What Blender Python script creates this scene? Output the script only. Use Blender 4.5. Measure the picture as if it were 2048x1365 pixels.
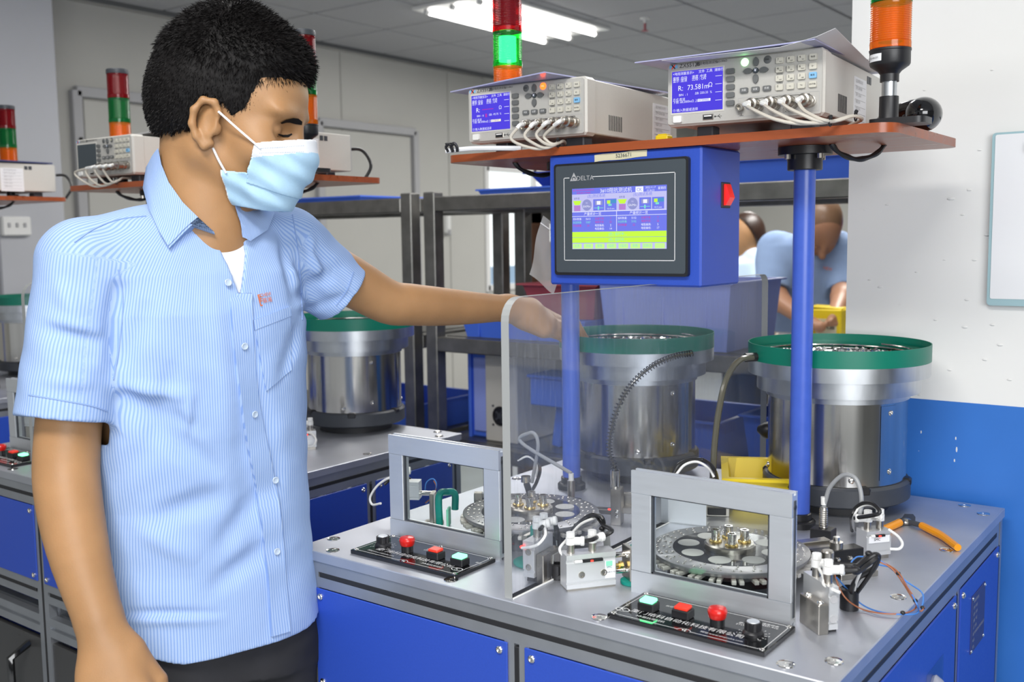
import bpy, bmesh, math, random
import numpy as np
from mathutils import Vector as V, Matrix as MX, Euler
for o in list(bpy.data.objects): bpy.data.objects.remove(o)
SC = bpy.context.scene
COL = SC.collection
PI = math.pi
random.seed(7)
# ---------------------------------------------------------------- camera, world, sun-less lighting, exposure
cd = bpy.data.cameras.new('camera'); cam = bpy.data.objects.new('camera', cd); COL.objects.link(cam)
_r, _u, _w = V((0.79977, 0.60016, -0.01293)), V((-0.05142, 0.08995, 0.99462)), V((-0.59810, 0.79480, -0.10280))
_m = MX((_r, _u, -_w)).transposed().to_4x4(); _m.translation = V((1.17584, -1.00629, 1.35)); cam.matrix_world = _m
cd.sensor_width = 36; cd.lens = 2017.9/2048*36; cd.clip_start = .05; cd.clip_end = 60
cd.dof.use_dof = True; cd.dof.focus_distance = 1.5; cd.dof.aperture_fstop = 6.3
SC.camera = cam
SC.view_settings.view_transform = 'Standard'; SC.view_settings.look = 'None'
SC.view_settings.gamma = 1; SC.view_settings.use_curve_mapping = False
SC.view_settings.exposure = 0.12
wd = bpy.data.worlds.new('world'); SC.world = wd; wd.use_nodes = True
wd.node_tree.nodes['Background'].inputs[0].default_value = (.90, .95, 1, 1)
wd.node_tree.nodes['Background'].inputs[1].default_value = .40
def area(name, loc, to, sx, sy, power, col=(1, 1, 1)):
    l = bpy.data.lights.new(name, 'AREA'); l.shape = 'RECTANGLE'; l.size = sx; l.size_y = sy; l.energy = power; l.color = col
    o = bpy.data.objects.new(name, l); COL.objects.link(o); o.location = loc
    o.rotation_euler = (V(to)-V(loc)).to_track_quat('-Z', 'Y').to_euler(); return o
# rows of ceiling tubes over the work bay and the daylight window behind the photographer
area('ceiling_lamp_front', (.9, -1.3, 2.56), (.9, -1.3, 0), 1.2, .5, 52, (1, .98, .95))
area('ceiling_lamp_bench', (-.9, .2, 2.56), (-.9, .2, 0), 1.2, .5, 11, (1, .98, .95))
area('ceiling_lamp_aisle', (-1.6, 2.3, 2.56), (-1.6, 2.3, 0), .5, 1.2, 26, (1, .98, .95))
area('rack_fill_lamp', (-.1, 1.95, 2.56), (-.1, 1.95, 0), 1.2, .5, 24, (1, .98, .95))  # unseen lamp added to brighten the bins on the rack
area('ceiling_lamp_back', (-.2, 3.9, 2.56), (-.2, 3.9, 0), .5, 1.2, 62, (1, .98, .95))
area('ceiling_lamp_rear', (-1.8, 6.3, 2.56), (-1.8, 6.3, 0), .5, 1.2, 70, (1, .98, .95))
area('window_daylight', (3.3, -2.6, 1.75), (.3, .3, 1.15), 2.4, 1.5, 88, (.97, .985, 1))
# ---------------------------------------------------------------- materials
def mat(name, col, rough=.5, metal=0, noise=0, nscale=30, bump=0, bscale=200, spec=.5, aniso=None, coat=0, trans=0, emis=None, es=0, sss=0, stretch=None, alpha=1):
    m = bpy.data.materials.new(name); m.use_nodes = True; nt = m.node_tree; N = nt.nodes; L = nt.links
    p = N['Principled BSDF']; c = (*col, 1)
    p.inputs['Base Color'].default_value = c; p.inputs['Roughness'].default_value = rough; p.inputs['Metallic'].default_value = metal
    p.inputs['Specular IOR Level'].default_value = spec; p.inputs['Coat Weight'].default_value = coat
    p.inputs['Transmission Weight'].default_value = trans; p.inputs['Alpha'].default_value = alpha
    if sss: p.inputs['Subsurface Weight'].default_value = sss; p.inputs['Subsurface Radius'].default_value = (.012, .004, .002); p.inputs['Subsurface Scale'].default_value = .5
    if emis: p.inputs['Emission Color'].default_value = (*emis, 1); p.inputs['Emission Strength'].default_value = es
    if noise or bump:
        tc = N.new('ShaderNodeTexCoord'); mp = N.new('ShaderNodeMapping'); L.new(tc.outputs['Object'], mp.inputs[0])
        if stretch: mp.inputs['Scale'].default_value = stretch
    if noise:
        n = N.new('ShaderNodeTexNoise'); n.inputs['Scale'].default_value = nscale; n.inputs['Detail'].default_value = 4; L.new(mp.outputs[0], n.inputs['Vector'])
        r = N.new('ShaderNodeValToRGB'); r.color_ramp.elements[0].position = .25; r.color_ramp.elements[1].position = .75
        r.color_ramp.elements[0].color = tuple(max(0, x*(1-noise)) for x in col)+(1,); r.color_ramp.elements[1].color = tuple(min(1, x*(1+noise)) for x in col)+(1,)
        L.new(n.outputs[0], r.inputs[0]); L.new(r.outputs[0], p.inputs['Base Color'])
        mr = N.new('ShaderNodeMapRange'); mr.inputs[3].default_value = max(.02, rough-.08); mr.inputs[4].default_value = min(1, rough+.08)
        L.new(n.outputs[0], mr.inputs[0]); L.new(mr.outputs[0], p.inputs['Roughness'])
    if bump:
        b = N.new('ShaderNodeBump'); b.inputs['Strength'].default_value = bump; b.inputs['Distance'].default_value = .002
        n2 = N.new('ShaderNodeTexNoise'); n2.inputs['Scale'].default_value = bscale; n2.inputs['Detail'].default_value = 3
        L.new(mp.outputs[0], n2.inputs['Vector']); L.new(n2.outputs[0], b.inputs['Height']); L.new(b.outputs[0], p.inputs['Normal'])
    return m
def emit(name, col, s):
    m = bpy.data.materials.new(name); m.use_nodes = True; nt = m.node_tree; nt.nodes.clear()
    e = nt.nodes.new('ShaderNodeEmission'); e.inputs[0].default_value = (*col, 1); e.inputs[1].default_value = s
    o = nt.nodes.new('ShaderNodeOutputMaterial'); nt.links.new(e.outputs[0], o.inputs[0]); return m
def clear(name, tint, gloss=1.0, haze=0.0, hazecol=(.8, .82, .85), rough=.03, scratch=0):
    """thin clear sheet: tinted transparency, fresnel gloss and a little milky haze"""
    m = bpy.data.materials.new(name); m.use_nodes = True; nt = m.node_tree; N = nt.nodes; L = nt.links; N.clear()
    t = N.new('ShaderNodeBsdfTransparent'); t.inputs[0].default_value = (*tint, 1)
    g = N.new('ShaderNodeBsdfGlossy'); g.inputs['Roughness'].default_value = rough
    d = N.new('ShaderNodeBsdfDiffuse'); d.inputs[0].default_value = (*hazecol, 1)
    lw = N.new('ShaderNodeLayerWeight'); lw.inputs[0].default_value = .5; pw = N.new('ShaderNodeMath'); pw.operation = 'POWER'; pw.inputs[1].default_value = 5; L.new(lw.outputs['Facing'], pw.inputs[0]); f = N.new('ShaderNodeMath'); f.operation = 'MULTIPLY_ADD'; f.inputs[1].default_value = .8*gloss; f.inputs[2].default_value = .04*gloss; L.new(pw.outputs[0], f.inputs[0])
    m1 = N.new('ShaderNodeMixShader'); m2 = N.new('ShaderNodeMixShader'); o = N.new('ShaderNodeOutputMaterial')
    m1.inputs[0].default_value = haze
    if scratch:
        tc = N.new('ShaderNodeTexCoord'); mp = N.new('ShaderNodeMapping'); mp.inputs['Scale'].default_value = (1, 90, 9); L.new(tc.outputs['Object'], mp.inputs[0])
        n = N.new('ShaderNodeTexNoise'); n.inputs['Scale'].default_value = 2.2; n.inputs['Detail'].default_value = 6; L.new(mp.outputs[0], n.inputs['Vector'])
        mr = N.new('ShaderNodeMapRange'); mr.inputs[1].default_value = .5; mr.inputs[2].default_value = .8; mr.inputs[3].default_value = haze; mr.inputs[4].default_value = haze+scratch
        L.new(n.outputs[0], mr.inputs[0]); L.new(mr.outputs[0], m1.inputs[0])
    L.new(t.outputs[0], m1.inputs[1]); L.new(d.outputs[0], m1.inputs[2]); L.new(f.outputs[0], m2.inputs[0])
    L.new(m1.outputs[0], m2.inputs[1]); L.new(g.outputs[0], m2.inputs[2]); L.new(m2.outputs[0], o.inputs[0]); return m
MT = dict(
 steel=mat('brushed_steel', (.54, .56, .58), .33, 1, noise=.10, nscale=14, stretch=(1, 6, 1)),
 plate=mat('bench_plate_steel', (.58, .60, .65), .50, .88, noise=.08, nscale=9, bump=.03, bscale=500),
 alu=mat('anodised_aluminium', (.74, .77, .81), .42, .75, noise=.015, nscale=20, stretch=(1, 1, 12)),
 aluX=mat('brushed_aluminium', (.60, .63, .66), .33, .9, noise=.08, nscale=60, stretch=(.05, 1, 3)),
 alud=mat('profile_aluminium', (.42, .44, .47), .42, .75, noise=.05, nscale=20),
 dsteel=mat('worn_steel_tube', (.23, .225, .21), .38, .85, noise=.25, nscale=16),
 drum=mat('polished_drum_steel', (.62, .60, .56), .17, 1, noise=.22, nscale=4, stretch=(5, 5, .05), bump=.35, bscale=6),  # vertical streaks in the colour stand in for reflected surroundings
 chrome=mat('bright_steel', (.78, .76, .72), .12, 1),
 nickel=mat('nickel_steel', (.50, .47, .42), .30, 1, noise=.08, nscale=60),
 brass=mat('brass', (.75, .55, .20), .25, 1),
 blue=mat('blue_powder_coat', (.027, .078, .47), .36, 0, noise=.04, nscale=300, bump=.08, bscale=900),
 bluep=mat('blue_painted_tube', (.055, .12, .54), .32, 0, noise=.05, nscale=60),
 green=mat('green_rim', (.0, .18, .115), .38, 0, noise=.06, nscale=20),
 greenp=mat('green_plastic', (.0, .25, .20), .4),
 black=mat('black_plastic', (.012, .012, .014), .38), blackg=mat('glossy_black', (.006, .006, .007), .10, coat=.6),
 rubber=mat('black_rubber', (.018, .018, .02), .55), cable=mat('black_cable', (.015, .015, .016), .35),
 dgrey=mat('dark_grey_base', (.045, .05, .06), .45, 0, noise=.06, nscale=40),
 bezel=mat('bezel_grey', (.052, .066, .078), .45), white=mat('white_plastic', (.80, .80, .78), .35),
 beige=mat('instrument_beige', (.60, .585, .54), .45, 0, noise=.02, nscale=300, bump=.04, bscale=1500),
 beigef=mat('instrument_face', (.46, .45, .42), .5, 0, noise=.02, nscale=200),
 keyg=mat('grey_key', (.13, .135, .135), .45), keyw=mat('cream_key', (.60, .58, .50), .42), keyb=mat('blue_key', (.22, .48, .75), .4),
 wire=mat('beige_cable', (.56, .52, .45), .42), grey=mat('grey_cable', (.33, .34, .35), .4),
 wood=mat('cherry_board', (.33, .075, .022), .30, 0, noise=.18, nscale=7, stretch=(1, 9, 9)),
 red=mat('red_button', (.62, .012, .008), .30, coat=.3), redl=mat('red_cap', (.75, .04, .02), .3, emis=(1, .05, .02), es=.15),
 orange=mat('orange_grip', (.85, .32, .01), .35), yellow=mat('yellow_plastic', (.75, .56, .01), .4), pink=mat('rose_plastic', (.42, .075, .10), .45),
 bin=mat('blue_bin', (.065, .17, .78), .45, 0, noise=.04, nscale=6), binl=mat('light_blue_bin', (.31, .39, .90), .5, 0, noise=.05, nscale=5), bind=mat('dark_blue_bin', (.02, .05, .30), .5),
 copper=mat('brown_wire', (.35, .12, .05), .4), bwire=mat('blue_wire', (.06, .22, .62), .4), hose=mat('olive_hose', (.10, .095, .07), .22, coat=.4),
 wall=mat('white_paint_wall', (.80, .80, .78), .6, 0, noise=.015, nscale=4, bump=.25, bscale=25), wallb=mat('blue_paint_wall', (.03, .165, .56), .45, 0, noise=.06, nscale=6, bump=.25, bscale=25),
 panelw=mat('cream_wall_panel', (.50, .495, .46), .55, 0, noise=.03, nscale=3), colw=mat('column_paint', (.47, .48, .51), .6, 0, noise=.03, nscale=3),
 tile=mat('ceiling_tile', (.47, .47, .48), .9, 0, noise=.05, nscale=120), grid=mat('ceiling_gap', (.10, .10, .10), .8),
 floor=mat('epoxy_floor', (.30, .32, .33), .35, 0, noise=.12, nscale=5), paper=mat('paper', (.80, .81, .83), .6), lav=mat('lavender_sheet', (.42, .43, .66), .35, coat=.3), navy=mat('navy_print', (.04, .05, .16), .5),
 ink=mat('black_print', (.02, .02, .02), .5), inkw=mat('white_print', (.75, .75, .75), .5), glass=clear('guard_glass', (.92, .94, .93), .4, .0), tape=mat('cream_tape', (.66, .62, .43), .5),
 acryl=clear('acrylic_sheet', (.95, .96, .975), .8, .045, (.62, .66, .78), .05, scratch=.07), aedge=mat('acrylic_edge', (.33, .34, .335), .45), pbag=clear('plastic_bag', (.9, .9, .9), 1, .35, (.8, .8, .8), .1),
 lensr=clear('red_lens', (.55, .012, .02), 1, .22, (.45, .01, .02), .15), lensg=clear('green_lens', (.02, .50, .14), 1, .22, (.01, .32, .09), .15), lenso=clear('orange_lens', (.98, .42, .03), 1, .26, (.82, .30, .012), .15),
 lensglit=clear('lit_green_lens', (.10, .85, .25), 1, .10, (.01, .40, .10), .15),
 core=mat('lamp_core', (.75, .72, .68), .4), corelit=emit('green_lamp_core', (.55, 1, .65), 14), tube=emit('fluorescent_tube', (1, .97, .93), 9),
 ledg=emit('green_led', (.30, 1, .30), 5), ledr=emit('orange_red_led', (1, .10, .015), 4), ledo=emit('red_dot', (1, .03, .02), 5), capg=emit('lit_green_cap', (.10, .80, .28), 6), seam=mat('stitched_seam', (.26, .38, .66), .9),
 rocker=mat('red_rocker', (.70, .01, .008), .2, coat=.5, emis=(1, .02, .01), es=.35), sky=emit('daylight_beyond_window', (.96, .98, 1), 1.6),
 scrp=emit('screen_violet', (.085, .06, .72), 1.0), scrw=emit('screen_white', (.85, .87, 1), 1.0), scrm=emit('screen_magenta', (.65, .04, .35), .9), scry=emit('screen_cream', (1, .93, .62), 1.0),
 hmib=emit('hmi_blue', (.17, .20, .80), 1), hmil=emit('hmi_lavender', (.53, .53, .86), 1), hmiy=emit('hmi_lime', (.56, .93, .07), 1), hmiq=emit('hmi_lime_pale', (.55, .90, .28), 1), hmig=emit('hmi_grey', (.28, .30, .60), 1),
 hmic=emit('hmi_cyan', (.22, .72, .62), 1), hmip=emit('hmi_purple', (.45, .22, .62), 1), hmid=emit('hmi_dark', (.10, .12, .38), 1), hmit=emit('hmi_teal', (.08, .30, .58), 1),
 skin=mat('skin', (.40, .215, .095), .52, 0, noise=.10, nscale=18, bump=.10, bscale=420, sss=.12), hair=mat('black_hair', (.006, .005, .005), .62, spec=.2), lip=mat('ear_skin', (.48, .22, .12), .5),
 mask=mat('mask_blue', (.44, .66, .84), .75, 0, noise=.03, nscale=300, bump=.15, bscale=900), maskw=mat('mask_white', (.82, .84, .87), .75), thread=mat('orange_thread', (.70, .16, .03), .7),
 tee=mat('white_cotton', (.82, .84, .88), .85), jean=mat('black_denim', (.022, .022, .025), .85, 0, noise=.5, nscale=9), button=mat('clear_button', (.50, .60, .74), .25), eye=mat('dark_eye', (.01, .008, .008), .15),
 shirt2=mat('pale_blue_cloth', (.24, .34, .53), .85, 0, noise=.05, nscale=30), shirtlight=mat('light_blue_cloth', (.52, .66, .86), .85), skind=mat('tan_skin', (.36, .18, .10), .5),
 gravel=mat('pale_parts', (.45, .40, .33), .6), doorg=mat('dark_door', (.055, .055, .055), .3, 0, noise=.1, nscale=6), lgrey=mat('light_grey', (.42, .42, .43), .5), rust=mat('rust_brown', (.16, .07, .035), .6, noise=.2),
 skyb=mat('pale_blue_film', (.45, .62, .85), .5), sign=mat('black_sign', (.02, .018, .015), .4), gold=mat('gold_print', (.55, .28, .03), .5), glassb=mat('tinted_glass_edge', (.35, .52, .56), .2),
)
# ---------------------------------------------------------------- mesh helpers
def catmull(pts, n=6):
    P = [V(p) for p in pts]; P = [P[0]*2-P[1]]+P+[P[-1]*2-P[-2]]; out = []
    for i in range(1, len(P)-2):
        a, b, c, d = P[i-1:i+3]
        for k in range(n):
            t = k/n; out.append(.5*((2*b)+(c-a)*t+(2*a-5*b+4*c-d)*t*t+(3*b-a-3*c+d)*t**3))
    out.append(P[-2]); return out
def frame(d):
    d = d.normalized(); a = V((0, 0, 1)) if abs(d.z) < .9 else V((1, 0, 0)); x = a.cross(d).normalized(); return x, d.cross(x)
class MB:
    def __init__(s): s.v = []; s.f = []; s.m = []
    def add(s, vs, fs, mi=0):
        o = len(s.v); s.v += [tuple(v) for v in vs]; s.f += [tuple(i+o for i in f) for f in fs]; s.m += [mi]*len(fs); return s
    def box(s, c, d, bev=0, mi=0, rot=None):
        hx, hy, hz = d[0]/2, d[1]/2, d[2]/2; b = min(bev, hx*.95, hy*.95, hz*.95); c = V(c)
        R = rot.to_matrix() if isinstance(rot, Euler) else (Euler(rot).to_matrix() if rot is not None else None)
        def T(p): p = V(p); return c+(R @ p if R is not None else p)
        if b <= 0:
            vs = [T((x*hx, y*hy, z*hz)) for x in (-1, 1) for y in (-1, 1) for z in (-1, 1)]
            fs = [(0, 1, 3, 2), (4, 6, 7, 5), (0, 4, 5, 1), (2, 3, 7, 6), (0, 2, 6, 4), (1, 5, 7, 3)]
            return s.add(vs, fs, mi)
        idx = {}; vs = []
        for x in (-1, 1):
            for y in (-1, 1):
                for z in (-1, 1):
                    for ax in range(3):
                        p = [x*(hx-b), y*(hy-b), z*(hz-b)]; p[ax] = (x*hx, y*hy, z*hz)[ax]; idx[(x, y, z, ax)] = len(vs); vs.append(T(p))
        fs = []
        for ax in range(3):
            o = [a for a in range(3) if a != ax]
            for sg in (-1, 1):
                q = []
                for (p1, p2) in ((-1, -1), (1, -1), (1, 1), (-1, 1)):
                    k = [0, 0, 0]; k[ax] = sg; k[o[0]] = p1; k[o[1]] = p2; q.append(idx[(*k, ax)])
                fs.append(tuple(q))
        for ax in range(3):      # edges along ax
            o = [a for a in range(3) if a != ax]
            for p1 in (-1, 1):
                for p2 in (-1, 1):
                    k0 = [0, 0, 0]; k0[ax] = -1; k0[o[0]] = p1; k0[o[1]] = p2; k1 = list(k0); k1[ax] = 1
                    fs.append((idx[(*k0, o[0])], idx[(*k0, o[1])], idx[(*k1, o[1])], idx[(*k1, o[0])]))
        for x in (-1, 1):
            for y in (-1, 1):
                for z in (-1, 1): fs.append(tuple(idx[(x, y, z, a)] for a in range(3)))
        return s.add(vs, fs, mi)
    def cyl(s, a, b, r, r2=None, seg=16, mi=0, cap=True):
        a = V(a); b = V(b); r2 = r if r2 is None else r2; x, y = frame(b-a)
        vs = []; fs = []
        for (p, q) in ((a, r), (b, r2)):
            for i in range(seg): t = 2*PI*i/seg; vs.append(p+(x*math.cos(t)+y*math.sin(t))*q)
        for i in range(seg): j = (i+1) % seg; fs.append((i, j, seg+j, seg+i))
        if cap: fs.append(tuple(range(seg-1, -1, -1))); fs.append(tuple(range(seg, 2*seg)))
        return s.add(vs, fs, mi)
    def tube(s, pts, r, seg=8, n=6, smooth=True, mi=0):
        P = catmull(pts, n) if smooth and len(pts) > 2 else [V(p) for p in pts]
        vs = []; fs = []; x = None; N = len(P)
        for i, p in enumerate(P):
            d = (P[min(i+1, N-1)]-P[max(i-1, 0)]).normalized()
            if x is None: x, y = frame(d)
            else: x = (x-d*x.dot(d)).normalized(); y = d.cross(x)
            rr = r(i/(N-1)) if callable(r) else r
            for k in range(seg): t = 2*PI*k/seg; vs.append(p+(x*math.cos(t)+y*math.sin(t))*rr)
        for i in range(N-1):
            for k in range(seg): j = (k+1) % seg; fs.append((i*seg+k, i*seg+j, (i+1)*seg+j, (i+1)*seg+k))
        fs.append(tuple(range(seg-1, -1, -1))); fs.append(tuple(range((N-1)*seg, N*seg)))
        return s.add(vs, fs, mi)
    def lathe(s, prof, c=(0, 0, 0), seg=40, mi=0, axis=(0, 0, 1), close=False):
        c = V(c); ax = V(axis).normalized(); x, y = frame(ax); vs = []; fs = []; n = len(prof)
        for (r, z) in prof:
            for i in range(seg): t = 2*PI*i/seg; vs.append(c+ax*z+(x*math.cos(t)+y*math.sin(t))*max(r, 1e-5))
        for k in range(n-1 if not close else n):
            for i in range(seg): j = (i+1) % seg; q = (k+1) % n; fs.append((k*seg+i, k*seg+j, q*seg+j, q*seg+i))
        if not close:
            if prof[0][0] > 1e-4: fs.append(tuple(range(seg-1, -1, -1)))
            if prof[-1][0] > 1e-4: fs.append(tuple(range((n-1)*seg, n*seg)))
        return s.add(vs, fs, mi)
    def sph(s, c, r, sc=(1, 1, 1), seg=14, rings=8, mi=0, rot=None):
        R = Euler(rot).to_matrix() if rot is not None else None; vs = []; fs = []; c = V(c)
        for j in range(1, rings):
            a = PI*j/rings
            for i in range(seg):
                t = 2*PI*i/seg; p = V((math.sin(a)*math.cos(t)*r*sc[0], math.sin(a)*math.sin(t)*r*sc[1], math.cos(a)*r*sc[2])); vs.append(c+(R @ p if R else p))
        for (z) in (1, -1): p = V((0, 0, z*r*sc[2])); vs.append(c+(R @ p if R else p))
        T = len(vs)-2
        for j in range(rings-2):
            for i in range(seg): k = (i+1) % seg; fs.append((j*seg+i, (j+1)*seg+i, (j+1)*seg+k, j*seg+k))
        for i in range(seg): k = (i+1) % seg; fs.append((T, i, k)); fs.append((T+1, (rings-2)*seg+k, (rings-2)*seg+i))
        return s.add(vs, fs, mi)
    def prism(s, poly, a, b, mat3=None, mi=0):
        """2-D outline pulled from height a to b; mat3 maps (u,v,h) to space"""
        n = len(poly); f = mat3 or (lambda u, v, h: (u, v, h))
        vs = [f(u, v, a) for u, v in poly]+[f(u, v, b) for u, v in poly]
        fs = [tuple(range(n-1, -1, -1)), tuple(range(n, 2*n))]+[(i, (i+1) % n, n+(i+1) % n, n+i) for i in range(n)]
        return s.add(vs, fs, mi)
    def build(s, name, mats, parent=None, loc=None, flat=False, ang=35):
        bm = bmesh.new(); bv = [bm.verts.new(v) for v in s.v]
        for f, mi in zip(s.f, s.m):
            try: q = bm.faces.new([bv[i] for i in f]); q.material_index = mi; q.smooth = not flat
            except ValueError: pass
        bmesh.ops.recalc_face_normals(bm, faces=bm.faces)
        if not flat:
            c = math.cos(math.radians(ang))
            for e in bm.edges:
                if len(e.link_faces) == 2 and e.link_faces[0].normal.dot(e.link_faces[1].normal) < c: e.smooth = False
        me = bpy.data.meshes.new(name); bm.to_mesh(me); bm.free()
        for m in (mats if isinstance(mats, (list, tuple)) else [mats]): me.materials.append(MT[m] if isinstance(m, str) else m)
        return link(name, me, parent, loc)
def link(name, me, parent=None, loc=None):
    o = bpy.data.objects.new(name, me); COL.objects.link(o)
    if parent: o.parent = parent
    if loc is not None: o.location = loc
    return o
def tag(o, label=None, cat=None, group=None, kind=None):
    if label: o['label'] = label
    if cat: o['category'] = cat
    if group: o['group'] = group
    if kind: o['kind'] = kind
    return o
def thing(name, label, cat, loc=(0, 0, 0), rz=0, group=None):
    o = bpy.data.objects.new(name, None); COL.objects.link(o); o.empty_display_size = .02
    o.location = loc; o.rotation_euler = (0, 0, rz); return tag(o, label, cat, group)
def copy_tree(o, loc=None, parent=None, label=None, rz=None, skip=()):
    c = o.copy(); COL.objects.link(c)
    if parent: c.parent = parent
    if loc is not None: c.location = loc
    if rz is not None: c.rotation_euler = (0, 0, rz)
    if label: c['label'] = label
    for k in list(o.children):
        if k.name.split('.')[0] not in skip: copy_tree(k, None, c)
    return c
def inst(o, loc, rot=(0, 0, 0), parent=None):
    c = o.copy(); COL.objects.link(c); c.location = loc; c.rotation_euler = rot
    if parent: c.parent = parent
    return c
_txt = {}
def text(name, s, size, o, ux, uy, m, parent=None, align='CENTER', h=.0002, sx=1):
    """flat printed lettering standing h off the surface at o, reading along ux with uy as up"""
    key = (s, align)
    if key not in _txt:
        cu = bpy.data.curves.new('t', 'FONT'); cu.body = s; cu.align_x = align; cu.align_y = 'CENTER'; cu.resolution_u = 2
        to = bpy.data.objects.new('t', cu); COL.objects.link(to); dg = bpy.context.evaluated_depsgraph_get(); dg.update()
        me = bpy.data.meshes.new_from_object(to.evaluated_get(dg)); _txt[key] = me
        bpy.data.objects.remove(to)
    me = _txt[key].copy(); ux = V(ux).normalized(); uy = V(uy).normalized(); n = ux.cross(uy)
    me.transform(MX(((ux.x*size*sx, uy.x*size, n.x, o[0]+n.x*h), (ux.y*size*sx, uy.y*size, n.y, o[1]+n.y*h), (ux.z*size*sx, uy.z*size, n.z, o[2]+n.z*h), (0, 0, 0, 1))))
    me.name = name; me.materials.clear(); me.materials.append(MT[m]); return link(name, me, parent)
def rrect(w, h, r, n=5, cx=0, cy=0):
    out = []
    for (x, y, a) in ((w/2-r, h/2-r, 0), (-w/2+r, h/2-r, 90), (-w/2+r, -h/2+r, 180), (w/2-r, -h/2+r, 270)):
        for i in range(n+1): t = math.radians(a+90*i/n); out.append((cx+x+r*math.cos(t), cy+y+r*math.sin(t)))
    return out
def slab(poly, z0, z1): return MB().prism(poly, z0, z1)
def Fxz(y):   # outline drawn in x,z on a face looking to -Y; extruded toward -Y by h
    return lambda u, v, h: (u, y-h, v)
def shirt_mat():
    m = bpy.data.materials.new('striped_shirt'); m.use_nodes = True; nt = m.node_tree; N = nt.nodes; L = nt.links; p = N['Principled BSDF']; p.inputs['Roughness'].default_value = .85; p.inputs['Specular IOR Level'].default_value = .15
    a = N.new('ShaderNodeAttribute'); a.attribute_name = 'stripe'; mu = N.new('ShaderNodeMath'); mu.operation = 'MULTIPLY'; mu.inputs[1].default_value = 2*PI/.0042; L.new(a.outputs['Fac'], mu.inputs[0])
    s = N.new('ShaderNodeMath'); s.operation = 'SINE'; L.new(mu.outputs[0], s.inputs[0]); r = N.new('ShaderNodeValToRGB'); mr = N.new('ShaderNodeMapRange'); mr.inputs[1].default_value = -1; L.new(s.outputs[0], mr.inputs[0]); L.new(mr.outputs[0], r.inputs[0])
    r.color_ramp.elements[0].color = (.255, .385, .70, 1); r.color_ramp.elements[0].position = .25; r.color_ramp.elements[1].color = (.40, .53, .78, 1); r.color_ramp.elements[1].position = .6; L.new(r.outputs[0], p.inputs['Base Color'])
    tc = N.new('ShaderNodeTexCoord'); n = N.new('ShaderNodeTexNoise'); n.inputs['Scale'].default_value = 26; n.inputs['Detail'].default_value = 5; L.new(tc.outputs['Object'], n.inputs['Vector']); b = N.new('ShaderNodeBump'); b.inputs['Strength'].default_value = .25; b.inputs['Distance'].default_value = .006; L.new(n.outputs[0], b.inputs['Height']); L.new(b.outputs[0], p.inputs['Normal'])
    return m
MT['shirt'] = shirt_mat()
# ================================================================ the room
def struct(o): o['kind'] = 'structure'; return o
struct(MB().box((1.0, 3.0, -.05), (12, 14, .1)).build('floor', 'floor'))
ceil = struct(MB().box((1.0, 3.0, 2.72), (12, 14, .1)).build('ceiling', 'grid'))
tm = None
for i in range(17):
    for j in range(22):
        x = -3.57+.587*i; y = -3.1+.587*j
        if x > 1.6 and y > 2.6: continue
        if tm is None: tm = MB().box((0, 0, 0), (.570, .570, .022), .004).build('tile', 'tile', ceil); tm.location = (x, y, 2.645)
        else: inst(tm, (x, y, 2.645+random.uniform(-.0008, .0008)), (0, 0, 0), ceil)
# left wall made of tall panels with narrow joints
wl = struct(MB().box((-3.95, 3.0, 1.31), (.1, 14, 2.62)).build('wall_left', 'panelw'))
ys = [-3.95, -2.75, -1.6, -.5, .6, 1.62, 2.73, 3.83, 4.93]
for a, b in zip(ys[:-1], ys[1:]):
    MB().box((-3.885, (a+b)/2, 1.35), (.03, b-a-.006, 2.5), .003).build('wall_panel', 'panelw', wl)
MB().box((-3.885, 5.15, 1.35), (.03, .43, 2.5), .003).build('wall_panel', 'panelw', wl)
MB().box((-3.885, 6.35, .46), (.03, 1.96, .92), .003).build('wall_panel', 'panelw', wl)
MB().box((-3.885, 6.35, 2.26), (.03, 1.96, .70), .003).build('wall_panel', 'panelw', wl)
MB().box((-3.885, 8.35, 1.35), (.03, 2.02, 2.5), .003).build('wall_panel', 'panelw', wl)
# far window, a bright day behind the glass, blue film along its foot
wn = tag(MB().box((-3.893, 6.35, 1.41), (.012, 1.95, .98)).build('window_1', 'sky'), kind='structure')
fr = MB()
for y in (5.38, 6.03, 6.68, 7.33): fr.box((-3.872, y, 1.42), (.04, .05, 1.02), .004)
for z in (.94, 1.90): fr.box((-3.872, 6.35, z), (.04, 1.96, .05), .004)
fr.build('window_frame', 'white', wn)
for y in (5.705, 6.355, 7.005): MB().box((-3.878, y, 1.42), (.006, .6, .93)).build('pane', 'glass', wn); MB().box((-3.882, y, 1.035), (.004, .6, .15)).build('film', 'skyb', wn)
def door(name, y0, y1, top, sign=False):
    d = tag(MB().box((-3.862, (y0+y1)/2, top/2), (.02, y1-y0-.09, top-.05), .003).build(name, 'panelw'), kind='structure')
    f = MB(); f.box((-3.855, y0, top/2+.01), (.05, .055, top+.02), .004); f.box((-3.855, y1, top/2+.01), (.05, .055, top+.02), .004); f.box((-3.855, (y0+y1)/2, top+.015), (.05, y1-y0, .055), .004)
    f.build('door_frame', 'lgrey', d); MB().cyl((-3.85, y0+.12, 1.02), (-3.80, y0+.12, 1.02), .012).box((-3.795, y0+.17, 1.02), (.02, .13, .022), .006).build('door_handle', 'steel', d)
    for z in (.4, 1.25, 1.85): MB().box((-3.84, y0+.005, z), (.02, .03, .10), .004).build('hinge', 'lgrey', d)
    return d
door('door_1', 1.92, 2.90, 2.12); door('door_2', 3.60, 4.53, 2.10)
sg = thing('wall_sign', 'small black notice with gold lettering high on the cream wall', 'sign', (-3.868, 4.24, 1.43))
MB().box((0, 0, 0), (.012, .19, .085), .003).build('board', 'sign', sg); MB().box((.007, 0, -.03), (.002, .18, .014)).build('stripe', 'gold', sg)
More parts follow.
